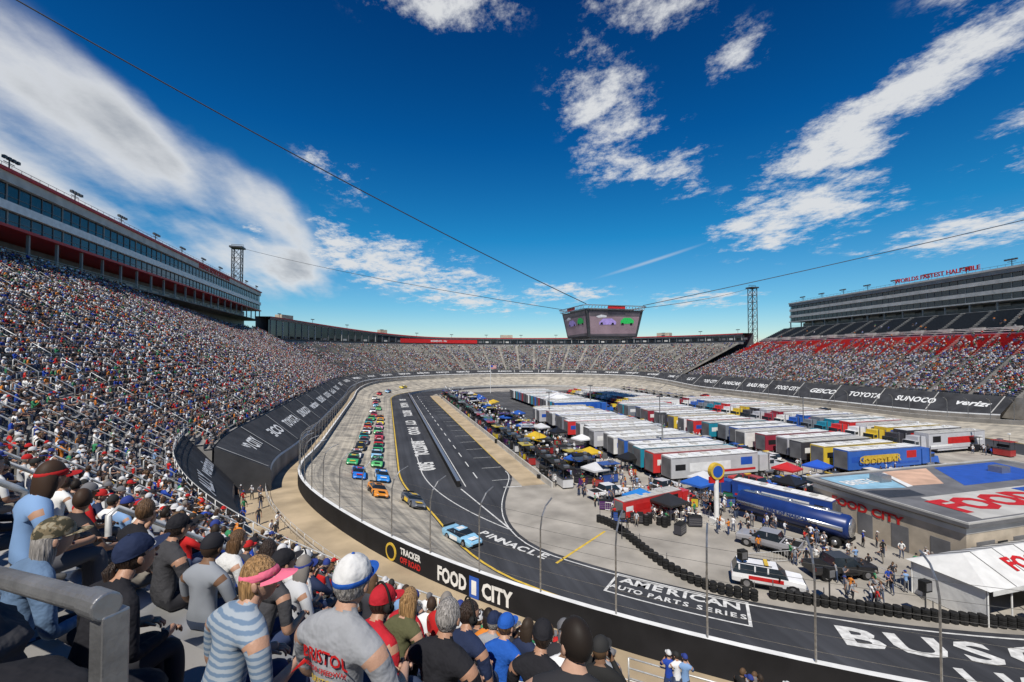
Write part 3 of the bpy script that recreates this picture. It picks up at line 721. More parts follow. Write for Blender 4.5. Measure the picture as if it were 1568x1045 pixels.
while y<212:
    inst('pit_cart',random.choice(PCt),(25.6+random.uniform(-.4,.6),y,.03),R(random.uniform(-8,8)),random.choice(dk))
    for k_ in range(4): inst('tool_chest',CH,(28+random.uniform(0,11),y+random.uniform(-1.5,1.5),.03),random.uniform(0,3),random.choice(dk))
    inst('tire_stack',TI,(24.3+random.uniform(0,8),y+2+random.uniform(-.5,.5),.03),random.uniform(0,3))
    if random.random()<.8: inst('pit_cart',random.choice(PCt),(31.+random.uniform(-1,4),y+random.uniform(-1,1),.03),R(90+random.uniform(-20,20)),random.choice(dk))
    if random.random()<.35: inst('popup_canopy',CA,(34+random.uniform(-3,4),y+1,.03),random.uniform(0,1),random.choice([(.6,.6,.6),(.03,.1,.4),(.02,.02,.02),(.6,.4,.03)]))
    y+=3.6
for y in arange(60,205,5.2):
    inst('pit_cart',random.choice(PCt),(115.5+random.uniform(-.6,.6),y,.03),R(180),random.choice(dk)); inst('tire_stack',TI,(117.2,y+2,.03),1.)
for (x,y,c) in ((30.8,51.,(.03,.2,.55)),(33,48.3,(.03,.03,.03)),(44,56,(.6,.6,.6)),(58,150,(.75,.75,.75)),(40,70,(.02,.02,.02)),(39.5,88,(.75,.75,.75)),(66,57,(.03,.1,.5)),(54,51,(.02,.02,.02)),(60,57,(.5,.03,.03)),(41.5,54,(.03,.12,.45)),(83,50,(.6,.6,.6)),(71,49,(.02,.02,.03))): inst('popup_canopy',CA,(x,y,.03),.3,c,1.0 if y!=150 else 2)
for (x,y) in ((27,49.2),(28.6,48.2),(33.5,53.8),(27.2,53.4),(36,52),(39,51.5),(34.5,45.5),(31.5,44),(45,52),(47.5,54),(51,52),(43,50),(49,50),(53,48),(67,50),(61,50.5)): inst('tool_chest',CH,(x,y,.03),random.uniform(0,3),random.choice(dk)); 
for (x,y) in ((29.3,47.3),(31,46.2),(28,51.2),(46.5,56),(40,49)): inst('tire_stack',TI,(x,y,.03),.4)
mb=MB()
for y0 in arange(68,220,4.):
    mb.box((10.6,y0+2,.45),(.5,3.97,.9),'blackm'); mb.box((10.6,y0+2,.93),(.55,3.97,.06),'rim')
mb.obj('pit_wall')
mb=MB()
for y0 in arange(64,206,5.): mb.box((23.95,y0+2.5,.4),(.25,4.98,.8),'offw')
mb.obj('pit_crew_wall')
mb=MB(); sweep(mb,arange(ST+20,2*ST+TU+10,2.5),lambda a:[(58.2,0),(58.2,1.0),(57.9,1.0),(57.9,0)],['offw','rim','offw']); mb.obj('inner_wall')
mb=MB()
for (d0,d1,rr0,rr1) in ((215.5,232.8,52.3,62.3),(233.6,262,61.4,62.0)):
    L_=(d1-d0)*R(1)*60; n=int(L_/.58)
    for i in range(n):
        t=R(d0+(d1-d0)*i/n); f=i/n; r=rr0+(rr1-rr0)*smooth(f*1.15)
        x,y=CX+math.cos(t)*r,Y1+math.sin(t)*r
        for z in (0,.28,.56): mb.tube([(x,y,z+.02),(x,y,z+.05),(x,y,z+.24),(x,y,z+.27)],[.27,.30,.30,.27],'blackm',8)
        if i%6==0: mb.tube([(x+.3,y+.3,0),(x+.3,y+.3,1.3)],.04,'steel',5)
mb.obj('tire_barrier')
mb=MB()
def barrier(p,q):
    p=Vector(p);q=Vector(q); n=max(1,int((q-p).length/2.2))
    for i in range(n):
        a=p.lerp(q,i/n); b=p.lerp(q,(i+.94)/n)
        for h in (.15,1.05): mb.tube([(a.x,a.y,h),(b.x,b.y,h)],.03,'railm',5)
        for k_ in range(9):
            c=a.lerp(b,k_/8); mb.tube([(c.x,c.y,.02 if k_ in (0,8) else .15),(c.x,c.y,1.05)],.022 if k_ in (0,8) else .014,'railm',4)
barrier((36,46,0),(42.6,33.5,0)); barrier((27,53,0),(36,46,0)); barrier((42.6,33.5,0),(42,28,0)); barrier((30,60,0),(42,55,0)); barrier((33,36,0),(41,35,0))
mb.obj('crowd_barrier')
root=empty('infield_building'); mb=MB()
mb.box((67.5,36.6,2.2),(34,15.2,4.4),'beige'); mb.box((67.5,36.6,4.55),(35,16.2,.3),'grey'); mb.box((67.5,36.6,3.9),(34.1,15.3,.5),'offw')
mb.add([(50.2,28.7,4.72),(84.9,28.7,4.72),(84.9,44.5,4.72),(50.2,44.5,4.72)],[(0,1,2,3)],'grey')
for q,k_ in (([(51.2,39.2),(57,38.2),(60.5,43.8),(51.2,44)],'lblue'),([(58.5,38.6),(63,38.2),(69,43.8),(61.5,44)],'peach'),([(51.2,36),(56,35.6),(56.6,37.6),(51.2,38.6)],'dkseat'),([(53,29.2),(84,29.2),(84,35.2),(54.5,35.2)],'offw'),([(64.4,37),(80,37),(82,43.8),(70.5,43.8)],'blue')):
    mb.add([(x,y,4.735) for x,y in q],[(0,1,2,3)],k_)
mb.add([(57.4,38.3,4.745),(58.4,38.4,4.745),(61.3,43.6,4.745),(60.7,43.6,4.745)],[(0,1,2,3)],'white')
for y in (31,34.5,38,41.5): mb.box((50.48,y,1.3),(.06,1.6,2.4),'grey')
for x in (53,58,63,68): mb.box((x,28.98,1.5),(2.4,.06,2.6),'grey'); mb.box((x+2.3,28.98,2.0),(1.3,.06,1.2),'glass')
for x,y in ((57,41),(70,33),(76,40)): mb.box((x,y,5.1),(1.6,1.4,.8),'rim')
for q in ((50.15,36.6,.16,16.1),(84.9,36.6,.16,16.1)): mb.box((q[0],q[1],4.78),(q[2],q[3],.16),'offw')
for q in (28.65,44.6): mb.box((67.5,q,4.78),(34.5,.16,.16),'offw')
mb.obj('structure',parent=root)
text('roof_letters','FOOD',4.6,(60.6,32.2,4.76),(1,0,0),(0,1,0),'red',root,1.1,0,bold=.05); text('roof_letters','CITY',4.6,(78,32.2,4.76),(1,0,0),(0,1,0),'red',root,1.1,0,bold=.05)
text('roof_letters','BRISTOL',2.2,(54.8,41.2,4.76),(1,0,0),(0,1,0),'white',root,1.,0,bold=.03,fit=6)
mb=MB(); mb.add([(68,30.0,4.765),(71.6,30.0,4.765),(71.6,34.8,4.765),(68,34.8,4.765)],[(0,1,2,3)],'blue'); mb.obj('roof_logo',parent=root)
text('wall_letters','FOOD CITY',1.2,(50.46,38,2.9),(0,-1,0),(0,0,1),'red',root,1.2,.02,bold=.04)
root=empty('marquee_tent'); mb=MB()
x0,x1,y0,y1=42.5,58,23.2,28.2; ze=2.7; zr=4.1; ym=(y0+y1)/2
vs=[(x0-.3,y0-.3,ze),(x1,y0-.3,ze),(x1,ym,zr),(x0+1.8,ym,zr),(x0-.3,y1+.3,ze),(x1,y1+.3,ze)]
mb.add(vs,[(0,1,2,3),(3,2,5,4),(0,3,4)],'tentw')
for x in arange(x0,x1,2.6):
    for y in (y0,y1): mb.tube([(x,y,0),(x,y,ze)],.06,'white',6)
    mb.tube([(x,y0-.3,ze+.03),(x+.01,ym,zr+.04),(x,y1+.3,ze+.03)],.03,'grey',4) if x>x0+1.8 else None
mb.box((x0,ym,ze/2),(.05,y1-y0-.2,ze-.1),'tentw'); mb.box(((x0+x1)/2,y1,ze/2),(x1-x0,.05,ze-.1),'tentw'); mb.box(((x0+x1)/2+3,y0,ze/2),(x1-x0-6,.05,ze-.1),'tentw')
mb.box(((x0+x1)/2,y0-.32,ze-.15),(x1-x0,.03,.35),'tentw'); mb.obj('frame_and_canvas',parent=root)
text('tent_letters','FOOD CITY',1.6,(52,(y0-.3+ym)/2,(ze+zr)/2+.02),(1,0,0),(0,ym-y0+.3,zr-ze),'red',root,1.2,.04,bold=.04)
mb=MB(); mb.tube([(37.6,45.6,0),(37.6,45.6,5.4)],.28,'white',12); mb.box((37.6,45.6,.3),(1.2,1.2,.6),'white'); mb.tube([(37.6,45.3,6.1),(37.6,45.9,6.1)],.95,'yellow',20); mb.tube([(37.6,45.27,6.1),(37.6,45.93,6.1)],.68,'blue',20); mb.box((37.6,45.6,5.1),(1.9,.3,.7),'red')
mb.obj('pylon_sign')
for (x,y) in ((24.6,44.5),(29.8,33),(34,28.5),(39,25),(46,21.6)):
    mb=MB(); mb.tube([(x,y,0),(x,y,2.4)],.06,'dsteel',6); mb.box((x,y,2.6),(.7,.5,.8),'blackm'); mb.box((x,y-.26,2.6),(.5,.04,.55),'grey'); mb.obj('speaker_post')
mb=MB(); mb.tube([(50.2,221,0),(50.2,221,14)],.12,'white',6); 
for i in range(7): mb.box((51.7,221,13.8-i*.26),(3,.04,.25),'red' if i%2==0 else 'white')
mb.box((50.85,221,13.4),(1.2,.07,1.0),'blue'); mb.obj('flagpole')
for x,y in ((48,72),(66,100),(66,140),(44,120),(100,90)):
    mb=MB(); mb.tube([(x,y,0),(x,y,9)],[.12,.12],'steel',6); mb.box((x,y,9.1),(1.6,.4,.25),'dsteel'); mb.obj('light_pole')

# ------------------------------------------------------------------ people
M['p_shirt']=ramp_rand('spectator_shirt',[(.74,.74,.74),(.02,.02,.025),(.26,.28,.31),(.50,.02,.02),(.02,.06,.34),(.74,.74,.72),(.03,.03,.035),(.10,.11,.14),(.20,.33,.55),(.60,.20,.03),(.5,.51,.53),(.02,.03,.07),(.66,.68,.72),(.05,.05,.06),(.04,.22,.10),(.76,.76,.76),(.16,.16,.18),(.02,.02,.02)],1,0)
M['p_pants']=ramp_rand('spectator_trousers',[(.05,.07,.12),(.03,.03,.035),(.08,.10,.16),(.22,.20,.17),(.10,.10,.11),(.04,.06,.13)],7.3,.2)
M['p_skin']=ramp_rand('spectator_skin',[(.42,.25,.17),(.36,.20,.13),(.46,.28,.20),(.18,.10,.06),(.40,.23,.15)],11.7,.4,.55)
M['p_hair']=ramp_rand('spectator_hair',[(.05,.03,.02),(.02,.015,.012),(.11,.065,.035),(.22,.20,.18),(.04,.028,.02)],5.1,.6,.6)
M['p_hat']=ramp_rand('spectator_hat',[(.02,.02,.025),(.6,.6,.6),(.45,.02,.02),(.03,.05,.22),(.15,.15,.16),(.03,.03,.03),(.55,.55,.56)],17.3,.1)
M['p_shoe']=mat('shoe',(.12,.12,.12),.6,0,4,.3)
M['eye']=mat('eye_dark',(.02,.015,.012),.2); M['eyew']=mat('eye_white',(.6,.58,.55),.3); M['lip']=mat('lip',(.35,.12,.10),.5)
def cloth(k,col): M[k]=mat(k,col,.85,0,5,.14,.9,7,spec=.15,bdist=.045)
cloth('shirt_grey',(.30,.31,.33)); cloth('shirt_black',(.02,.02,.024)); cloth('denim',(.12,.19,.30)); cloth('shirt_char',(.055,.055,.06)); cloth('shirt_red',(.42,.02,.03)); cloth('shirt_white',(.66,.66,.65)); cloth('shirt_blue',(.02,.10,.42)); cloth('jeans',(.05,.08,.15)); cloth('shirt_navy',(.02,.03,.07)); cloth('pink',(.75,.16,.25)); cloth('olive',(.10,.10,.05))
M['skin_a']=mat('skin_light',(.46,.27,.185),.5,0,8,.1,.15,60); M['skin_b']=mat('skin_tan',(.40,.22,.14),.5,0,8,.1,.15,60)
def hairm(k,col):
    m=mat(k,col,.5,0,2,.1); nt=m.node_tree; N=nt.nodes; L=nt.links; b=N['Principled BSDF']; tc=N.new('ShaderNodeTexCoord'); mp=N.new('ShaderNodeMapping'); mp.inputs['Scale'].default_value=(60,60,7)
    no=N.new('ShaderNodeTexNoise'); no.inputs['Scale'].default_value=1.5; no.inputs['Detail'].default_value=3; L.new(tc.outputs['Object'],mp.inputs[0]); L.new(mp.outputs[0],no.inputs['Vector'])
    r=N.new('ShaderNodeValToRGB'); r.color_ramp.elements[0].position=.3; r.color_ramp.elements[1].position=.7; r.color_ramp.elements[0].color=(*[c*.4 for c in col],1); r.color_ramp.elements[1].color=(*[min(1,c*1.5) for c in col],1); L.new(no.outputs['Fac'],r.inputs[0]); L.new(r.outputs[0],b.inputs['Base Color'])
    bp=N.new('ShaderNodeBump'); bp.inputs['Strength'].default_value=1.; bp.inputs['Distance'].default_value=.02; L.new(no.outputs['Fac'],bp.inputs['Height']); L.new(bp.outputs[0],b.inputs['Normal']); M[k]=m
hairm('hair_blonde',(.33,.19,.08)); hairm('hair_grey',(.30,.28,.26)); hairm('hair_dark',(.035,.022,.016)); hairm('hair_brown',(.12,.065,.03))
def stripe():
    m=bpy.data.materials.new('striped_cloth'); nt,N,L=nodes(m); b=N['Principled BSDF']; b.inputs['Roughness'].default_value=.9
    tc=N.new('ShaderNodeTexCoord'); w=N.new('ShaderNodeTexWave'); w.bands_direction='Z'; w.inputs['Scale'].default_value=9; w.inputs['Distortion'].default_value=1.6; w.inputs['Detail'].default_value=2; w.inputs['Detail Scale'].default_value=2; L.new(tc.outputs['Object'],w.inputs['Vector'])
    r=N.new('ShaderNodeValToRGB'); e=r.color_ramp.elements; e[0].position=.3; e[0].color=(.13,.20,.30,1); e[1].position=.6; e[1].color=(.32,.37,.42,1); L.new(w.outputs['Fac'],r.inputs[0]); L.new(r.outputs[0],b.inputs['Base Color']); M['striped']=m
stripe()
def camo():
    m=bpy.data.materials.new('camouflage_cloth'); nt,N,L=nodes(m); b=N['Principled BSDF']; b.inputs['Roughness'].default_value=.9
    tc=N.new('ShaderNodeTexCoord'); w=N.new('ShaderNodeTexNoise'); w.inputs['Scale'].default_value=22; L.new(tc.outputs['Object'],w.inputs['Vector'])
    r=N.new('ShaderNodeValToRGB'); r.color_ramp.interpolation='CONSTANT'; e=r.color_ramp.elements; e[0].color=(.05,.045,.025,1); e[1].position=.47; e[1].color=(.18,.14,.08,1); x=e.new(.56); x.color=(.30,.26,.18,1); L.new(w.outputs['Fac'],r.inputs[0]); L.new(r.outputs[0],b.inputs['Base Color']); M['camo']=m
camo()

def person(name,pose='sit',lean=.15,hyaw=0.,hpitch=0.,arms=0,hair='short',hat=None,fem=False,long_sleeve=False,shorts=False,sub=1,
           shirt='p_shirt',skin='p_skin',pants='p_pants',hairk='p_hair',hatk='p_hat',brimk=None,headset=False,fingers=True,wide=1.,twist=0.,lod=False):
    J=[];E=[];lab=[]
    W=(.88 if fem else 1.)*wide
    def j(p,r,par=None,l=None):
        J.append((Vector(p),r)); 
        if par is not None: E.append((par,len(J)-1)); lab.append(l)
        return len(J)-1
    if pose=='sit': hz=.54
    else: hz=.95
    c,s=math.cos(lean),math.sin(lean); 
    def T(p):
        x,y,z=p; zz=z-hz; y2=y*c+zz*s; z2=-y*s+zz*c
        ct,st=math.cos(twist*min(1,max(0,zz/.45))),math.sin(twist*min(1,max(0,zz/.45))); return (x*ct-y2*st,x*st+y2*ct,z2+hz)
    pel=j((0,0,hz),(.15*W,.125)); 
    bel=j(T((0,.02,hz+.16)),(.145*W,.125),pel,'torso'); ch=j(T((0,.0,hz+.34)),(.165*W,.125),bel,'torso'); up=j(T((0,-.015,hz+.465)),(.10*W,.085),ch,'torso')
    nk=j(T((0,.005,hz+.535)),(.058,.058),up,'neck'); hd=j(T((0,.03,hz+.625)),(.055,.055),nk,'neck')
    for sx in (-1,1):
        sh=j(T((sx*.155*W,-.01,hz+.44)),(.085,.08),up,'torso'); s2=j(T((sx*.205*W,-.005,hz+.395)),(.067,.067),sh,'uarm')
        if arms==0 or (arms==3 and sx>0): el=(sx*.26*W,.10,hz+.16); wr=(sx*.15,.33,hz+.10); ha=(sx*.10,.41,hz+.09)
        elif arms==1: el=(sx*.25*W,.20,hz+.22); wr=(sx*.10,.30,hz+.42); ha=(sx*.06,.31,hz+.51)
        elif arms==2: el=(sx*.25*W,.02,hz+.12); wr=(sx*.24,.10,hz-.12); ha=(sx*.24,.13,hz-.21)
        else: el=(sx*.30*W,.14,hz+.30); wr=(sx*.20,.22,hz+.52); ha=(sx*.15,.2,hz+.62)
        el=T(el) ; wr=T(wr) if pose!='sit' or arms not in (0,) else (wr[0],wr[1]+lean*.12,wr[2]); ha=T(ha) if pose!='sit' or arms not in (0,) else (ha[0],ha[1]+lean*.12,ha[2])
        e=j(el,(.047,.047),s2,'uarm'); w=j(wr,(.031,.029),e,'farm'); h=j(ha,(.042,.022),w,'hand')
    hipw=.09*W
    for sx in (-1,1):
        if pose=='sit':
            kx=.13 if not fem else .09
            hp=j((sx*hipw,.06,hz-.03),(.10,.095),pel,'thigh'); kn=j((sx*kx,.47,hz-.02),(.066,.066),hp,'thigh'); cf=j((sx*kx,.48,.32),(.056,.056),kn,'shin'); an=j((sx*kx,.47,.10),(.04,.04),cf,'shin'); to=j((sx*(kx+.015),.62,.045),(.045,.035),an,'foot')
        else:
            k2=.04*sx
            hp=j((sx*hipw,.0,hz-.08),(.10,.10),pel,'thigh'); kn=j((sx*.11,.03+k2,.50),(.066,.066),hp,'thigh'); cf=j((sx*.12,.0+k2,.32),(.058,.058),kn,'shin'); an=j((sx*.13,-.02+k2,.10),(.04,.04),cf,'shin'); to=j((sx*.15,.12+k2,.045),(.045,.035),an,'foot')
    me=bpy.data.meshes.new('sk'); me.from_pydata([tuple(p) for p,_ in J],E,[]); ob=bpy.data.objects.new('sk',me); sc.collection.objects.link(ob)
    mod=ob.modifiers.new('Skin','SKIN'); mod.use_smooth_shade=True; mod.branch_smoothing=.6
    sv=me.skin_vertices[0].data
    for i,(p,r) in enumerate(J): sv[i].radius=r; sv[i].use_root=(i==0)
    if sub: ss=ob.modifiers.new('S','SUBSURF'); ss.levels=sub; ss.render_levels=sub
    bpy.context.view_layer.update(); dg=bpy.context.evaluated_depsgraph_get(); bm=bpy.data.meshes.new_from_object(ob.evaluated_get(dg)); bpy.data.objects.remove(ob)
    segs=[(J[a][0],J[b][0],J[a][1][0],J[b][1][0],l) for (a,b),l in zip(E,lab)]
    lm={'torso':shirt,'neck':skin,'foot':'p_shoe','thigh':pants,'shin':skin if shorts else pants,'hand':skin,'farm':shirt if long_sleeve else skin}
    mb=MB(); vs=[tuple(v.co) for v in bm.vertices]; fs=[];ks=[]
    for p in bm.polygons:
        cpt=p.center; best=1e9;bl=None;bt=0
        for a,b,ra,rb,l in segs:
            ab=b-a; t=max(0,min(1,(cpt-a).dot(ab)/max(1e-9,ab.length_squared))); d=(cpt-(a+ab*t)).length/(ra+(rb-ra)*t)
            if d<best: best=d;bl=l;bt=t
        if bl=='uarm': k=shirt if (bt<.75 or long_sleeve) else skin
        else: k=lm[bl]
        if bl=='neck' and cpt.z<J[nk][0].z-.01: k=shirt
        fs.append(tuple(p.vertices)); ks.append(k)
    mb.add(vs,fs,ks); bpy.data.meshes.remove(bm)
    bodytree=BVHTree.FromPolygons([Vector(v) for v in vs],fs)
    if fingers and not lod:
        for i,(a,b) in enumerate(E):
            if lab[i]=='hand':
                w=J[a][0]; h=J[b][0]; d=(h-w).normalized(); sx=1 if h.x>0 else -1
                side=d.cross(Vector((0,0,1))); side=side.normalized() if side.length>.2 else Vector((1,0,0)); nn=side.cross(d).normalized()
                if nn.z>0: nn=-nn
                for k_ in range(4):
                    o=side*((k_-1.5)*.019); ln=(.065,.078,.073,.055)[k_]; p0=h+o-d*.01
                    mb.tube([p0,p0+d*ln*.55+nn*.005,p0+d*ln*.85+nn*.025,p0+d*ln*.9+nn*.045],[.0095,.009,.008,.006],skin,5)
                p0=(w+h)/2+side*(-.03*sx); mb.tube([p0,p0-side*.025*sx+d*.03,p0-side*.028*sx+d*.06+nn*.012],[.012,.010,.007],skin,5)
    hc=J[hd][0]+Vector((0,.015,.035)); Rm=Matrix.Rotation(hyaw,3,'Z')@Matrix.Rotation(-hpitch,3,'X')
    q_=.5 if lod else 1
    def add(c,r,k,nu=12,nv=8,**kw): 
        cc=Rm@Vector(c)+hc; mb.ell(tuple(cc),r,k,rot=Rm,nu=max(5,int(nu*q_)),nv=max(4,int(nv*q_)),**kw)
    def hf(x,y,z):
        if z<0:
            k=min(1,-z/.12); x*=1-.30*k; y=y*(1-.28*k) if y<0 else y*(1-.10*k)
        if y>0: y*=.97
        return [x,y,z]
    add((0,0,0),(.077,.097,.122),skin,nu=20,nv=14,fn=hf)
    if not lod:
        add((0,.098,-.018),(.013,.020,.022),skin,nu=8,nv=6)
        for sx in (-1,1):
            add((sx*.079,-.005,-.012),(.010,.018,.030),skin,nu=8,nv=6); add((sx*.030,.083,.008),(.013,.010,.009),'eyew',nu=8,nv=6); add((sx*.030,.091,.008),(.006,.004,.006),'eye',nu=6,nv=4); add((sx*.030,.090,.030),(.018,.008,.004),hairk,nu=8,nv=4)
        add((0,.087,-.060),(.024,.009,.007),'lip',nu=8,nv=4)
    g=1.09
    if hair!='bald':
        add((0,-.006,.006),(.077*g,.097*g,.122*1.06),hairk,nu=20,nv=14,fn=hf,keep=lambda x,y,z:not(y>.035 and z<.055) and z>(-.055 if y<0 else -.02) and not(abs(x)>.06 and y>-.0 and z<0))
    if hair in('long','bob'):
        L_=.26 if hair=='long' else .10
        pts=[(0,-.02,.09),(0,-.035,.02),(0,-.05,-.07),(0,-.07,-.09-L_*.5),(0,-.075,-.09-L_)]
        rr=[(.05,.05),(.088,.078),(.092,.066),(.086,.045),(.045,.02)]
        vs=[];fs=[];n=18 if not lod else 7
        for p,(rx,ry) in zip(pts,rr):
            for q in range(n):
                t=2*math.pi*q/n; wv=1+.06*math.sin(q*3.1+p[2]*30); v=Rm@Vector((p[0]+rx*math.cos(t)*wv,min(p[1]+ry*math.sin(t)*wv,.035),p[2]))+hc; vs.append(tuple(v))
        for a in range(len(pts)-1):
            for q in range(n): fs.append((a*n+q,a*n+(q+1)%n,(a+1)*n+(q+1)%n,(a+1)*n+q))
        fs.append(tuple((len(pts)-1)*n+q for q in range(n))); mb.add(vs,fs,hairk)
    if hair=='pony': mb.tube([tuple(Rm@Vector(p)+hc) for p in ((0,-.10,.02),(0,-.145,-.01),(0,-.15,-.09),(0,-.135,-.19),(0,-.13,-.25))],[.02,.032,.034,.026,.008],hairk,10 if not lod else 4)
    if hat=='cap' or hat=='bucket':
        add((0,-.004,.028),(.088,.109,.112),hatk,nu=24,nv=14,keep=lambda x,y,z:z>-.004); 
        if brimk and not lod:
            add((0,-.004,.028),(.090,.111,.050),brimk,nu=24,nv=14,keep=lambda x,y,z:-.012<z<.03)
        vs=[];fs=[];n=16 if not lod else 6
        full= hat=='bucket'
        for q in range(n+1):
            t=(2*math.pi*q/n) if full else (math.pi*(.12+.76*q/n))
            for o_ in (0,1):
                if full: x=math.cos(t)*.09*(1+.5*o_); y=math.sin(t)*.108*(1+.5*o_); dz=.028-.016*o_
                else: x=math.cos(t)*.088; y=math.sin(t)*.108+(.08*max(0,math.sin(math.pi*q/n))**.6)*o_; dz=.026-x*x*(.6 if o_==0 else 1.2)
                vs.append(tuple(Rm@Vector((x,y,dz))+hc))
        for q in range(n): fs.append((2*q,2*q+1,2*q+3,2*q+2))
        mb.add(vs,fs,brimk or hatk)
        if not lod: cc=Rm@Vector((0,0,.141))+hc; mb.ell(tuple(cc),(.009,.009,.006),brimk or hatk,8,4)
    if hat=='visor':
        add((0,-.004,.03),(.088,.109,.05),hatk,nu=24,nv=10,keep=lambda x,y,z:abs(z)<.028)
        vs=[];fs=[];n=16
        for q in range(n+1):
            t=math.pi*(.1+.8*q/n)
            for o_ in (0,1): x=math.cos(t)*.09*(1+.12*o_); y=math.sin(t)*.108+o_*.095*max(0,math.sin(math.pi*q/n))**.6; vs.append(tuple(Rm@Vector((x,y,.02-o_*.015-abs(x)*.12))+hc))
        for q in range(n): fs.append((2*q,2*q+1,2*q+3,2*q+2))
        mb.add(vs,fs,hatk)
    if headset and not lod:
        for sx in (-1,1): 
            a_=Rm@Vector((sx*.075,-.005,-.01))+hc; b_=Rm@Vector((sx*.112,-.005,-.01))+hc; mb.tube([a_,b_],[.042,.036],'blackm',14)
        mb.tube([tuple(Rm@Vector((math.cos(t)*.108,-.005,math.sin(t)*.155))+hc) for t in [math.pi*q/12 for q in range(13)]],.009,'blackm',6)
    mb.hc=hc; mb.tree=bodytree
    return mb

col_sp=bpy.data.collections.new('spectators'); sc.collection.children.link(col_sp)
col_fr=bpy.data.collections.new('distant_spectators'); sc.collection.children.link(col_fr)
col_cr=bpy.data.collections.new('crew'); sc.collection.children.link(col_cr)
vdefs=[dict(lean=.15,hat='cap'),dict(lean=.3,hyaw=.5,arms=0),dict(lean=.05,hyaw=-.4,arms=1,hat='cap',long_sleeve=True),dict(fem=True,hair='long',lean=.1,long_sleeve=True),dict(fem=True,hair='bob',lean=.25,hyaw=.3,hat='visor'),
 dict(lean=.4,hat='cap',hyaw=.6,shorts=True),dict(lean=.1,arms=3,hat='bucket'),dict(fem=True,hair='pony',hat='cap',lean=.15,hyaw=-.3),dict(lean=.2,long_sleeve=True,headset=True),dict(lean=.0,hyaw=.8,wide=1.12)]
def seat_mat(i,a):
    b=Q(a); return P(a,79+row_s(i),row_z(i,a)),math.atan2(b[2],-b[3])
seatv=[]
for n_,d in enumerate(vdefs):
    me=person('spectator',sub=1,**d).mesh('spectator',True)
    i=7+n_%5; a=-48+n_*2.1; loc,rz=seat_mat(i,a); o=bpy.data.objects.new('spectator',me); col_sp.objects.link(o); o.location=loc; o.rotation_euler=(0,0,rz); seatv.append((i,a))
    if n_<8:
        dd=dict(d); dd['long_sleeve']=n_%2==0
        me=person('spectator',sub=0,lod=True,**dd).mesh('spectator',True)
        i=20+n_%5; a=60+n_*2.3; loc,rz=seat_mat(i,a); o=bpy.data.objects.new('spectator',me); col_fr.objects.link(o); o.location=loc; o.rotation_euler=(0,0,rz); seatv.append((i,a))
cdefs=[dict(arms=2,hat='cap',lean=.05),dict(arms=0,lean=.2),dict(arms=1,lean=.1,hyaw=.4,hat='cap'),dict(arms=3,lean=0,hair='short',hyaw=-.5)]
cd_loc=[(26.5,50.2),(32.5,49.9),(33.1,47.0),(35.5,43)]
for n_,d in enumerate(cdefs):
    me=person('crew_member',pose='stand',sub=1,**d).mesh('crew_member',True)
    o=bpy.data.objects.new('crew_member',me); col_cr.objects.link(o); o.location=(*cd_loc[n_],.03); o.rotation_euler=(0,0,n_*1.4)

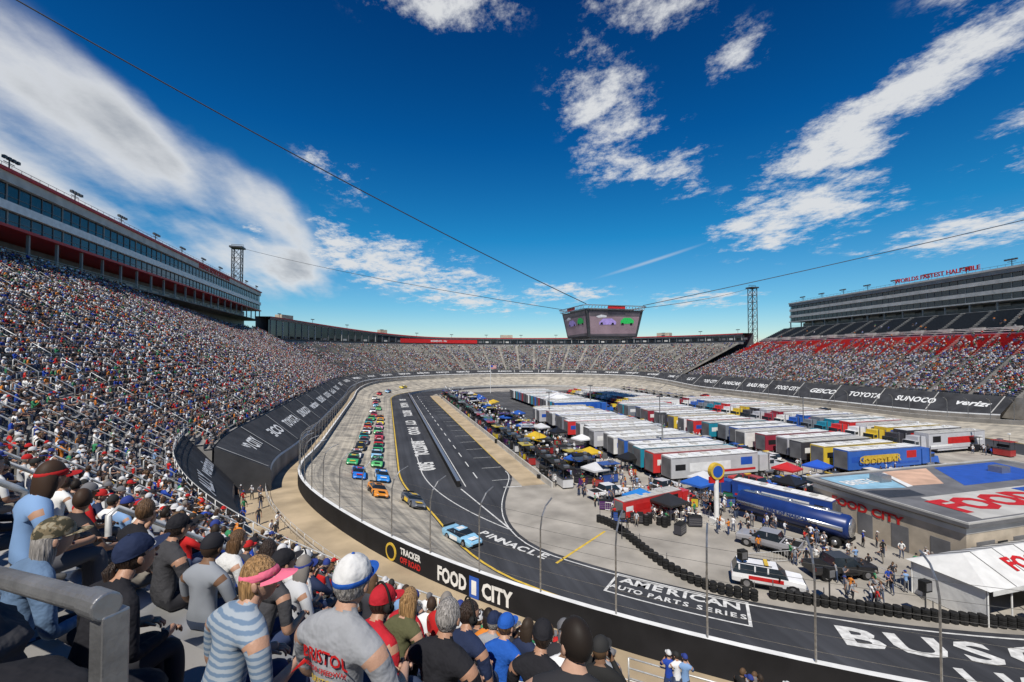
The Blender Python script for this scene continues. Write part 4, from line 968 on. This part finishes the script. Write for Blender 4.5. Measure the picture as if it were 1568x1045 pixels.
heroes=[
 (1,1.57,1.63,dict(shirt='shirt_grey',skin='skin_a',hairk='hair_grey',hat='cap',hatk='shirt_white',brimk='shirt_blue',lean=.15,hyaw=.15,wide=1.12,arms=0,sub=2),0.,'BRISTOL',.97),
 (1,1.40,2.26,dict(shirt='striped',skin='skin_a',hairk='hair_blonde',hair='bob',hat='visor',hatk='pink',fem=True,lean=.38,hyaw=-.9,hpitch=-.15,wide=1.15,arms=0,sub=2),-.1,None,.93),
 (1,1.22,3.12,dict(shirt='shirt_black',skin='skin_b',hairk='hair_dark',hair='pony',hat='cap',hatk='shirt_navy',fem=True,lean=.42,hyaw=-.2,hpitch=-.3,long_sleeve=True,sub=2),.05,None,.95),
 (1,1.12,3.80,dict(shirt='denim',skin='skin_a',hairk='hair_grey',hair='long',hat='cap',hatk='camo',fem=True,lean=.35,hyaw=-.25,wide=1.2,long_sleeve=True,sub=2),0,None,.96),
 (2,2.32,2.22,dict(shirt='shirt_red',skin='skin_b',hairk='hair_dark',hat='cap',hatk='shirt_red',headset=True,lean=.45,hyaw=-.3,sub=2),0.,None,.92),
 (2,2.38,1.62,dict(shirt='shirt_black',skin='skin_b',hairk='hair_grey',lean=.22,hyaw=.05,wide=1.12,sub=2),0.,'CENTERVILLE',.94),
 (2,2.42,4.75,dict(shirt='shirt_char',skin='skin_b',hairk='hair_dark',hat='cap',hatk='shirt_black',lean=.2,hyaw=.1,wide=1.1,sub=2),0,None,.97),
 (2,2.42,5.5,dict(shirt='shirt_black',skin='skin_a',hairk='hair_brown',lean=.3,hyaw=.6,arms=3),0,None,1),
 (2,2.42,3.4,dict(shirt='shirt_char',skin='skin_b',hairk='hair_dark',lean=.45,hat='cap',hatk='shirt_black',hyaw=-.3,hpitch=-.2),0,None,.92),
 (3,3.27,2.65,dict(shirt='olive',skin='skin_a',hairk='hair_blonde',hair='long',fem=True,lean=.3,hyaw=.2,sub=2),0,None,.93),
 (3,3.27,2.02,dict(shirt='shirt_navy',skin='skin_b',hairk='hair_dark',lean=.35,hyaw=-.6,headset=True,sub=2),0,None,.95),
 (3,3.27,1.32,dict(shirt='shirt_black',skin='skin_b',hairk='hair_dark',hat='cap',hatk='shirt_black',lean=.30,hyaw=.3,sub=2),0,'TOUR',.95),
 (3,3.27,5.2,dict(shirt='shirt_white',skin='skin_a',hairk='hair_brown',hair='bob',fem=True,lean=.25),0,None,1),
 (3,3.27,4.6,dict(shirt='shirt_char',skin='skin_a',hairk='hair_dark',hair='long',fem=True,lean=.2,hyaw=.5),0,None,1),
 (4,4.12,2.05,dict(shirt='shirt_blue',skin='skin_a',hairk='hair_brown',hat='cap',hatk='shirt_blue',lean=.3,hyaw=-.2),0,None,.95),
 (4,4.12,5.15,dict(shirt='shirt_white',skin='skin_a',hairk='hair_dark',hat='cap',hatk='shirt_white',brimk='shirt_black',lean=.35,hyaw=-.4,headset=True),0,None,1),
 (4,4.12,3.3,dict(shirt='shirt_red',skin='skin_a',hairk='hair_brown',lean=.3,hyaw=.2),0,None,.95),
 (5,4.97,2.6,dict(shirt='shirt_grey',skin='skin_a',hairk='hair_grey',lean=.2,hat='cap',hatk='shirt_navy'),0,None,.97),
]
hseat=[]
for (jr,D,t,kw,yw,tx,scl_) in heroes:
    i=19-jr; r=104.35-D; a=ACAM+t/r*RW; b=Q(a); rz=math.atan2(b[2],-b[3]); loc=P(a,r,row_z(i,a)); hseat.append((i,a))
    mb=person('spectator',**kw); o=mb.obj('seated_spectator',smooth=True); o.location=loc; o.rotation_euler=(0,0,rz+yw); o.scale=(scl_,)*3
    if tx:
        rows=[(tx,.080 if len(tx)<9 else .050,.90 if len(tx)<9 else .84)]
        if tx=='BRISTOL': rows=[(tx,.078,.925),('MOTOR SPEEDWAY',.032,.865),('BRISTOL',.04,.82)]
        for ri,(s_,sz,zc) in enumerate(rows):
            tm=text_mesh(s_,sz,('red' if ri==0 else ('red' if ri==1 else 'yellow')) if tx=='BRISTOL' else 'white',0,.95,0,.02)
            for v in tm.vertices:
                x=v.co.x; z=zc+v.co.y-x*x*.6*(1 if ri==0 else 0); h=mb.tree.ray_cast(Vector((x,-1,z)),Vector((0,1,0)))
                v.co=(x,(min(h[0].y,-.02) if h[0] else -.1)-.014,z)
            q=bpy.data.objects.new('shirt_letters',tm); sc.collection.objects.link(q); q.parent=o

NEAR=([],[],[],[]); FAR=([],[],[],[])
rng=random.Random(3)
def put(S_,p,rz,nv):
    S_[0].append(p); S_[1].append((0,0,rz)); S_[2].append(rng.uniform(.93,1.06)); S_[3].append(rng.randrange(nv))
nv=len(vdefs)
def nearA(a,L_,w):
    return any(abs(a-e)<w for e in L_)
for i in range(NR):
    r=79+row_s(i); a=-112.
    while a<148:
        turn=a<0; step=.56*(RW/r if turn else 1)*(1 if a<125 else RW/r); a+=step*rng.uniform(.95,1.1)
        w=.95*RW/r if turn else .8
        if nearA(a,AIS,w): continue
        if i<i0(a): continue
        D=104.35-r; t=(a-ACAM)*r/RW
        if a<-64 and i<5: continue
        if D<15 and t<.2*D: continue
        if i>=18 and t<4.9: continue
        if any(h[0]==i and abs(h[1]-a)*r/RW<.50 for h in hseat) : continue
        if any(h[0]==i and abs(h[1]-a)*r/RW<.45 for h in seatv) : continue
        f=i/NR; dens=.88
        if a<-10: dens=.72 if i>6 else .55
        bl=math.sin(a*.9+i*.7)*math.sin(a*.31-i*.23)
        if bl>.55: dens*=.45
        if f>.93: dens*=.6
        if rng.random()>dens: continue
        b=Q(a); rz=math.atan2(b[2],-b[3])+rng.gauss(0,.25)
        S_=NEAR if a<0 else FAR
        put(S_,P(a,r+rng.uniform(-.03,.03),row_z(i,a)),rz,nv if S_ is NEAR else 8)
for i in range(FN):
    a=151.
    while a<365:
        a+=.60*RW/(79+f_s(i,a))*rng.uniform(.95,1.1)
        if nearA(a,FAIS,.6): continue
        d=.50 if i<26 else .28
        d*=.4+.9*math.sin(a*.13+i*.1)**2
        if rng.random()>d: continue
        b=Q(a); put(FAR,P(a,79+f_s(i,a),f_z(i,a)),math.atan2(b[2],-b[3])+rng.gauss(0,.2),8)
for i in range(int(RN*.9)):
    a=369.
    while a<520:
        a+=.58*rng.uniform(.95,1.1)
        if nearA(a,RAIS,.7): continue
        f=i/RN; d=.88 if f<.46 else (max(.05,.55-2.4*(f-.46)) if f<.7 else .02)
        if rng.random()>d: continue
        b=Q(a); put(FAR,P(a,79+r_s(i,a),r_z(i,a)+(.2 if f>.44 else 0)),math.atan2(b[2],-b[3])+rng.gauss(0,.2),8)
def crowd(name,col,pts,rot,scl,idx):
    me=bpy.data.meshes.new(name); me.from_pydata(pts,[],[])
    at=me.attributes.new('rot','FLOAT_VECTOR','POINT'); at.data.foreach_set('vector',np.array(rot,dtype=np.float32).ravel())
    at=me.attributes.new('scl','FLOAT','POINT'); at.data.foreach_set('value',np.array(scl,dtype=np.float32))
    at=me.attributes.new('idx','INT','POINT'); at.data.foreach_set('value',np.array(idx,dtype=np.int32))
    o=bpy.data.objects.new(name,me); sc.collection.objects.link(o)
    ng=bpy.data.node_groups.new(name,'GeometryNodeTree'); ng.interface.new_socket('Geometry',in_out='INPUT',socket_type='NodeSocketGeometry'); ng.interface.new_socket('Geometry',in_out='OUTPUT',socket_type='NodeSocketGeometry')
    N=ng.nodes;L=ng.links; gi=N.new('NodeGroupInput'); go=N.new('NodeGroupOutput'); ip=N.new('GeometryNodeInstanceOnPoints'); ci=N.new('GeometryNodeCollectionInfo')
    ci.inputs['Collection'].default_value=col; ci.inputs['Separate Children'].default_value=True; ci.inputs['Reset Children'].default_value=True
    def na(n,t): x=N.new('GeometryNodeInputNamedAttribute'); x.data_type=t; x.inputs['Name'].default_value=n; return [s for s in x.outputs if s.enabled and s.name=='Attribute'][0]
    e=N.new('FunctionNodeEulerToRotation'); L.new(na('rot','FLOAT_VECTOR'),e.inputs[0]); L.new(e.outputs[0],ip.inputs['Rotation']); L.new(na('scl','FLOAT'),ip.inputs['Scale'])
    ip.inputs['Pick Instance'].default_value=True; L.new(na('idx','INT'),ip.inputs['Instance Index'])
    L.new(gi.outputs[0],ip.inputs['Points']); L.new(ci.outputs[0],ip.inputs['Instance']); L.new(ip.outputs[0],go.inputs[0])
    m=o.modifiers.new('crowd','NODES'); m.node_group=ng; return o
crowd('spectator_crowd',col_sp,*NEAR); crowd('distant_spectator_crowd',col_fr,*FAR)
print('spectators',len(NEAR[0]),len(FAR[0]))
cp=[];cr=[];cs=[];cidx=[]
def cput(x,y,z=.03,rz=None): cp.append((x,y,z)); cr.append((0,0,rng.uniform(0,6.28) if rz is None else rz)); cs.append(rng.uniform(.95,1.05)); cidx.append(rng.randrange(4))
for k_ in range(620): cput(rng.uniform(24.4,40),rng.uniform(60,212))
for k_ in range(120): cput(rng.uniform(26,42),rng.uniform(46,60))
for k_ in range(100): cput(rng.uniform(36,49),rng.uniform(27,45))
for k_ in range(100): cput(rng.uniform(59,70),rng.uniform(58,130)); 
for k_ in range(90): cput(rng.uniform(50,84),rng.uniform(46,57)); 
for k_ in range(60): cput(rng.uniform(112,117),rng.uniform(60,200))
for k_ in range(22):
    a=rng.uniform(-77,-66.5); i=rng.choice((1,1,2)); b=Q(a); cput(*P(a,79+row_s(i)-.3,row_z(i,a)),rz=math.atan2(b[2],-b[3])+rng.gauss(0,.5))
for k_ in range(34):
    a=rng.uniform(-64,-15); cput(*P(a,79+rng.uniform(4.6,6.8),bank(a)-.54))
crowd('pit_crew',col_cr,cp,cr,cs,cidx)

mb=MB(); c=LP(2.42,7.5,17.18); mb.tube([c,(c[0],c[1],c[2]+.34)],[.13,.17],'green',20); mb.tube([(c[0],c[1],c[2]+.33),(c[0],c[1],c[2]+.36)],.175,'white',20); mb.obj('plastic_pail',smooth=False)
for D,t,k in ((1.4,5.2,'offw'),(1.5,4.5,'white'),(2.2,6.4,'blue'),(3.1,1.5,'white')):
    mb=MB(); z=17.74-.66*(D-1.57)+.45; c=LP(D,t,z); mb.tube([c,(c[0],c[1],c[2]+.16)],[.035,.048],k,14); mb.tube([(c[0],c[1],c[2]+.16),(c[0],c[1],c[2]+.172)],.05,'white',14); mb.obj('drink_cup')
def lump(name,c,r,k,seed):
    rr=random.Random(seed); ph=[rr.uniform(0,6) for _ in range(6)]
    def fn(x,y,z):
        f=1+.10*math.sin(x*23+ph[0])*math.sin(y*19+ph[1])+.07*math.sin(z*40+ph[2]+x*17); return [x*f,y*f,max(z*f,-r[2]*.7)]
    mb=MB(); mb.ell(c,r,k,nu=40,nv=24,fn=fn); mb.obj(name,smooth=True)
lump('folded_jacket',LP(.80,2.35,18.52),(.42,.34,.20),'shirt_black',1); lump('backpack',LP(.72,3.2,18.62),(.34,.28,.30),'shirt_char',2); lump('folded_blanket',LP(.92,1.75,18.38),(.30,.30,.12),'shirt_navy',3); lump('folded_sweater',LP(.5,2.0,18.95),(.30,.24,.10),'shirt_black',4)

# ------------------------------------------------------------------ world
w=bpy.data.worlds.new('World'); sc.world=w; w.use_nodes=True; nt=w.node_tree; N=nt.nodes; L=nt.links
for n in list(N): N.remove(n)
out=N.new('ShaderNodeOutputWorld'); bg=N.new('ShaderNodeBackground'); bg.inputs['Strength'].default_value=.088; L.new(bg.outputs[0],out.inputs[0])
SEL=R(54); SAZ=R(207)
sky=N.new('ShaderNodeTexSky'); sky.sky_type='NISHITA'; sky.sun_disc=False; sky.sun_elevation=SEL; sky.sun_rotation=SAZ; sky.altitude=400; sky.air_density=1.0; sky.dust_density=.25; sky.ozone_density=2.5
tc=N.new('ShaderNodeTexCoord'); sp=N.new('ShaderNodeSeparateXYZ'); L.new(tc.outputs['Generated'],sp.inputs[0])
def math_(op,a,b=None,c=None):
    n=N.new('ShaderNodeMath'); n.operation=op
    for i,x in enumerate((a,b,c)):
        if x is None: continue
        if isinstance(x,(int,float)): n.inputs[i].default_value=x
        else: L.new(x,n.inputs[i])
    return n.outputs[0]
az=math_('ARCTAN2',sp.outputs[0],sp.outputs[1]); el=math_('ARCSINE',sp.outputs[2])
cv=N.new('ShaderNodeCombineXYZ'); L.new(az,cv.inputs[0]); L.new(el,cv.inputs[1])
def blobset(blobs,lo=1.25,hi=.15):
    acc=None
    for (a0,e0,sx,sy,rt,amp) in blobs:
        mp=N.new('ShaderNodeMapping'); mp.vector_type='TEXTURE'; mp.inputs['Location'].default_value=(R(a0),R(e0),0); mp.inputs['Rotation'].default_value=(0,0,R(rt)); mp.inputs['Scale'].default_value=(R(sx),R(sy),1)
        L.new(cv.outputs[0],mp.inputs[0]); ln=N.new('ShaderNodeVectorMath'); ln.operation='LENGTH'; L.new(mp.outputs[0],ln.inputs[0])
        mr=N.new('ShaderNodeMapRange'); mr.interpolation_type='SMOOTHSTEP'; mr.inputs[1].default_value=lo; mr.inputs[2].default_value=hi; mr.inputs[3].default_value=0; mr.inputs[4].default_value=amp; L.new(ln.outputs['Value'],mr.inputs[0])
        acc=mr.outputs[0] if acc is None else math_('MAXIMUM',acc,mr.outputs[0])
    return acc
left=blobset([(-36,13,22,12,-14,1.25),(-27,20.5,18,4.8,-22,1.15),(-15,15.5,14,4.2,-20,.95),(-16,11,17,4,-10,1.0)],1.35,.1)
rest=blobset([(-1,11,19,4.2,-12,1.15),(9,7.2,13,2.4,-6,1.0),(22,7.5,9,1.6,0,.9),(30,24.5,7.5,6,15,1.05),(26,31,7,6,25,1.0),(6,38,12,3.6,0,1.1),(33,37,10,4,0,1.0),
 (51,20.5,9,3.6,16,1.3),(59,24.5,12,3.4,23,1.25),(47.5,14.8,10.5,5,4,1.12),(61,10.6,9.5,2.2,5,1.05),(38,6.2,8,1.5,0,.95),(66,17,6,4,20,.8),(66,33,9,6,20,.9),(36,21,5,4,0,.75),(42,31,5,3,10,.75),(-5,20,6,2.6,-20,.75)])
zz=math_('ADD',math_('MAXIMUM',sp.outputs[2],0.),.10)
pv=N.new('ShaderNodeCombineXYZ'); L.new(math_('DIVIDE',sp.outputs[0],zz),pv.inputs[0]); L.new(math_('DIVIDE',sp.outputs[1],zz),pv.inputs[1])
def noise(scale,det,rough,rot,sc_):
    mpp=N.new('ShaderNodeMapping'); mpp.inputs['Rotation'].default_value=(0,0,R(rot)); mpp.inputs['Scale'].default_value=sc_; L.new(pv.outputs[0],mpp.inputs[0])
    n1=N.new('ShaderNodeTexNoise'); n1.noise_dimensions='2D'; n1.inputs['Scale'].default_value=scale; n1.inputs['Detail'].default_value=det; n1.inputs['Roughness'].default_value=rough; L.new(mpp.outputs[0],n1.inputs['Vector']); return n1.outputs['Fac']
nA=noise(4.4,6,.72,25,(1,.8,1))
nS=noise(1.3,4,.52,-28,(1.7,.45,1))
d1=math_('ADD',math_('MULTIPLY',rest,.74),math_('MULTIPLY',math_('SUBTRACT',nA,.5),2.7))
d2=math_('ADD',math_('MULTIPLY',left,1.0),math_('ADD',math_('MULTIPLY',math_('SUBTRACT',nS,.5),2.4),math_('MULTIPLY',math_('SUBTRACT',nA,.5),.5)))
def sm(x,lo,hi):
    mr=N.new('ShaderNodeMapRange'); mr.interpolation_type='SMOOTHSTEP'; mr.inputs[1].default_value=lo; mr.inputs[2].default_value=hi; L.new(x,mr.inputs[0]); return mr.outputs[0]
m1=math_('MULTIPLY',sm(d1,.28,1.10),math_('MINIMUM',math_('MULTIPLY',rest,3.),1.))
m2=math_('MULTIPLY',sm(d2,.10,1.25),math_('MINIMUM',math_('MULTIPLY',left,2.5),1.))
trail=blobset([(32.4,10.9,8,.3,15,.40)],1.,.0)
mask=math_('MULTIPLY',math_('MAXIMUM',math_('MAXIMUM',m1,m2),trail),.95)
cr_=N.new('ShaderNodeValToRGB'); cr_.color_ramp.elements[0].position=.35; cr_.color_ramp.elements[0].color=(.86,.88,.90,1); cr_.color_ramp.elements[1].position=1.; cr_.color_ramp.elements[1].color=(.34,.38,.44,1); L.new(sm(d2,.5,1.8),cr_.inputs[0])
cs_=N.new('ShaderNodeVectorMath'); cs_.operation='SCALE'; L.new(cr_.outputs[0],cs_.inputs[0]); cs_.inputs['Scale'].default_value=9.6
tint=N.new('ShaderNodeVectorMath'); tint.operation='MULTIPLY'; L.new(sky.outputs[0],tint.inputs[0])
tr=N.new('ShaderNodeValToRGB'); e=tr.color_ramp.elements; e[0].position=.0; e[0].color=(.95,.98,1.0,1); e[1].position=.66; e[1].color=(.004,.24,.58,1)
for p_,c_ in ((.10,(.42,.84,1.)),(.24,(.08,.70,1.)),(.42,(.015,.46,.88))): x=e.new(p_); x.color=(*c_,1)
L.new(sp.outputs[2],tr.inputs[0]); L.new(tr.outputs[0],tint.inputs[1])
t2=N.new('ShaderNodeVectorMath'); t2.operation='SCALE'; L.new(tint.outputs[0],t2.inputs[0]); t2.inputs['Scale'].default_value=1.18
mx=N.new('ShaderNodeMix'); mx.data_type='RGBA'; L.new(mask,mx.inputs['Factor']); L.new(t2.outputs[0],mx.inputs[6]); L.new(cs_.outputs[0],mx.inputs[7]); L.new(mx.outputs[2],bg.inputs[0])
try:
    w.cycles.sampling_method='MANUAL'; w.cycles.sample_map_resolution=256
except Exception as ex: print(ex)

sd=bpy.data.lights.new('sun','SUN'); sd.energy=4.9; sd.angle=R(.5); sd.color=(1,.95,.87); so=bpy.data.objects.new('sun',sd); sc.collection.objects.link(so)
v=Vector((math.sin(SAZ)*math.cos(SEL),math.cos(SAZ)*math.cos(SEL),math.sin(SEL))); so.rotation_euler=v.to_track_quat('Z','Y').to_euler(); so.location=(-200,-380,400)
cd=bpy.data.cameras.new('camera'); cd.lens=16.0; cd.sensor_width=36; cd.clip_start=.05; cd.clip_end=8000; co=bpy.data.objects.new('camera',cd); sc.collection.objects.link(co)
co.location=(0,0,20); co.rotation_euler=(R(91.5),0,R(-15.5)); sc.camera=co
print('done')
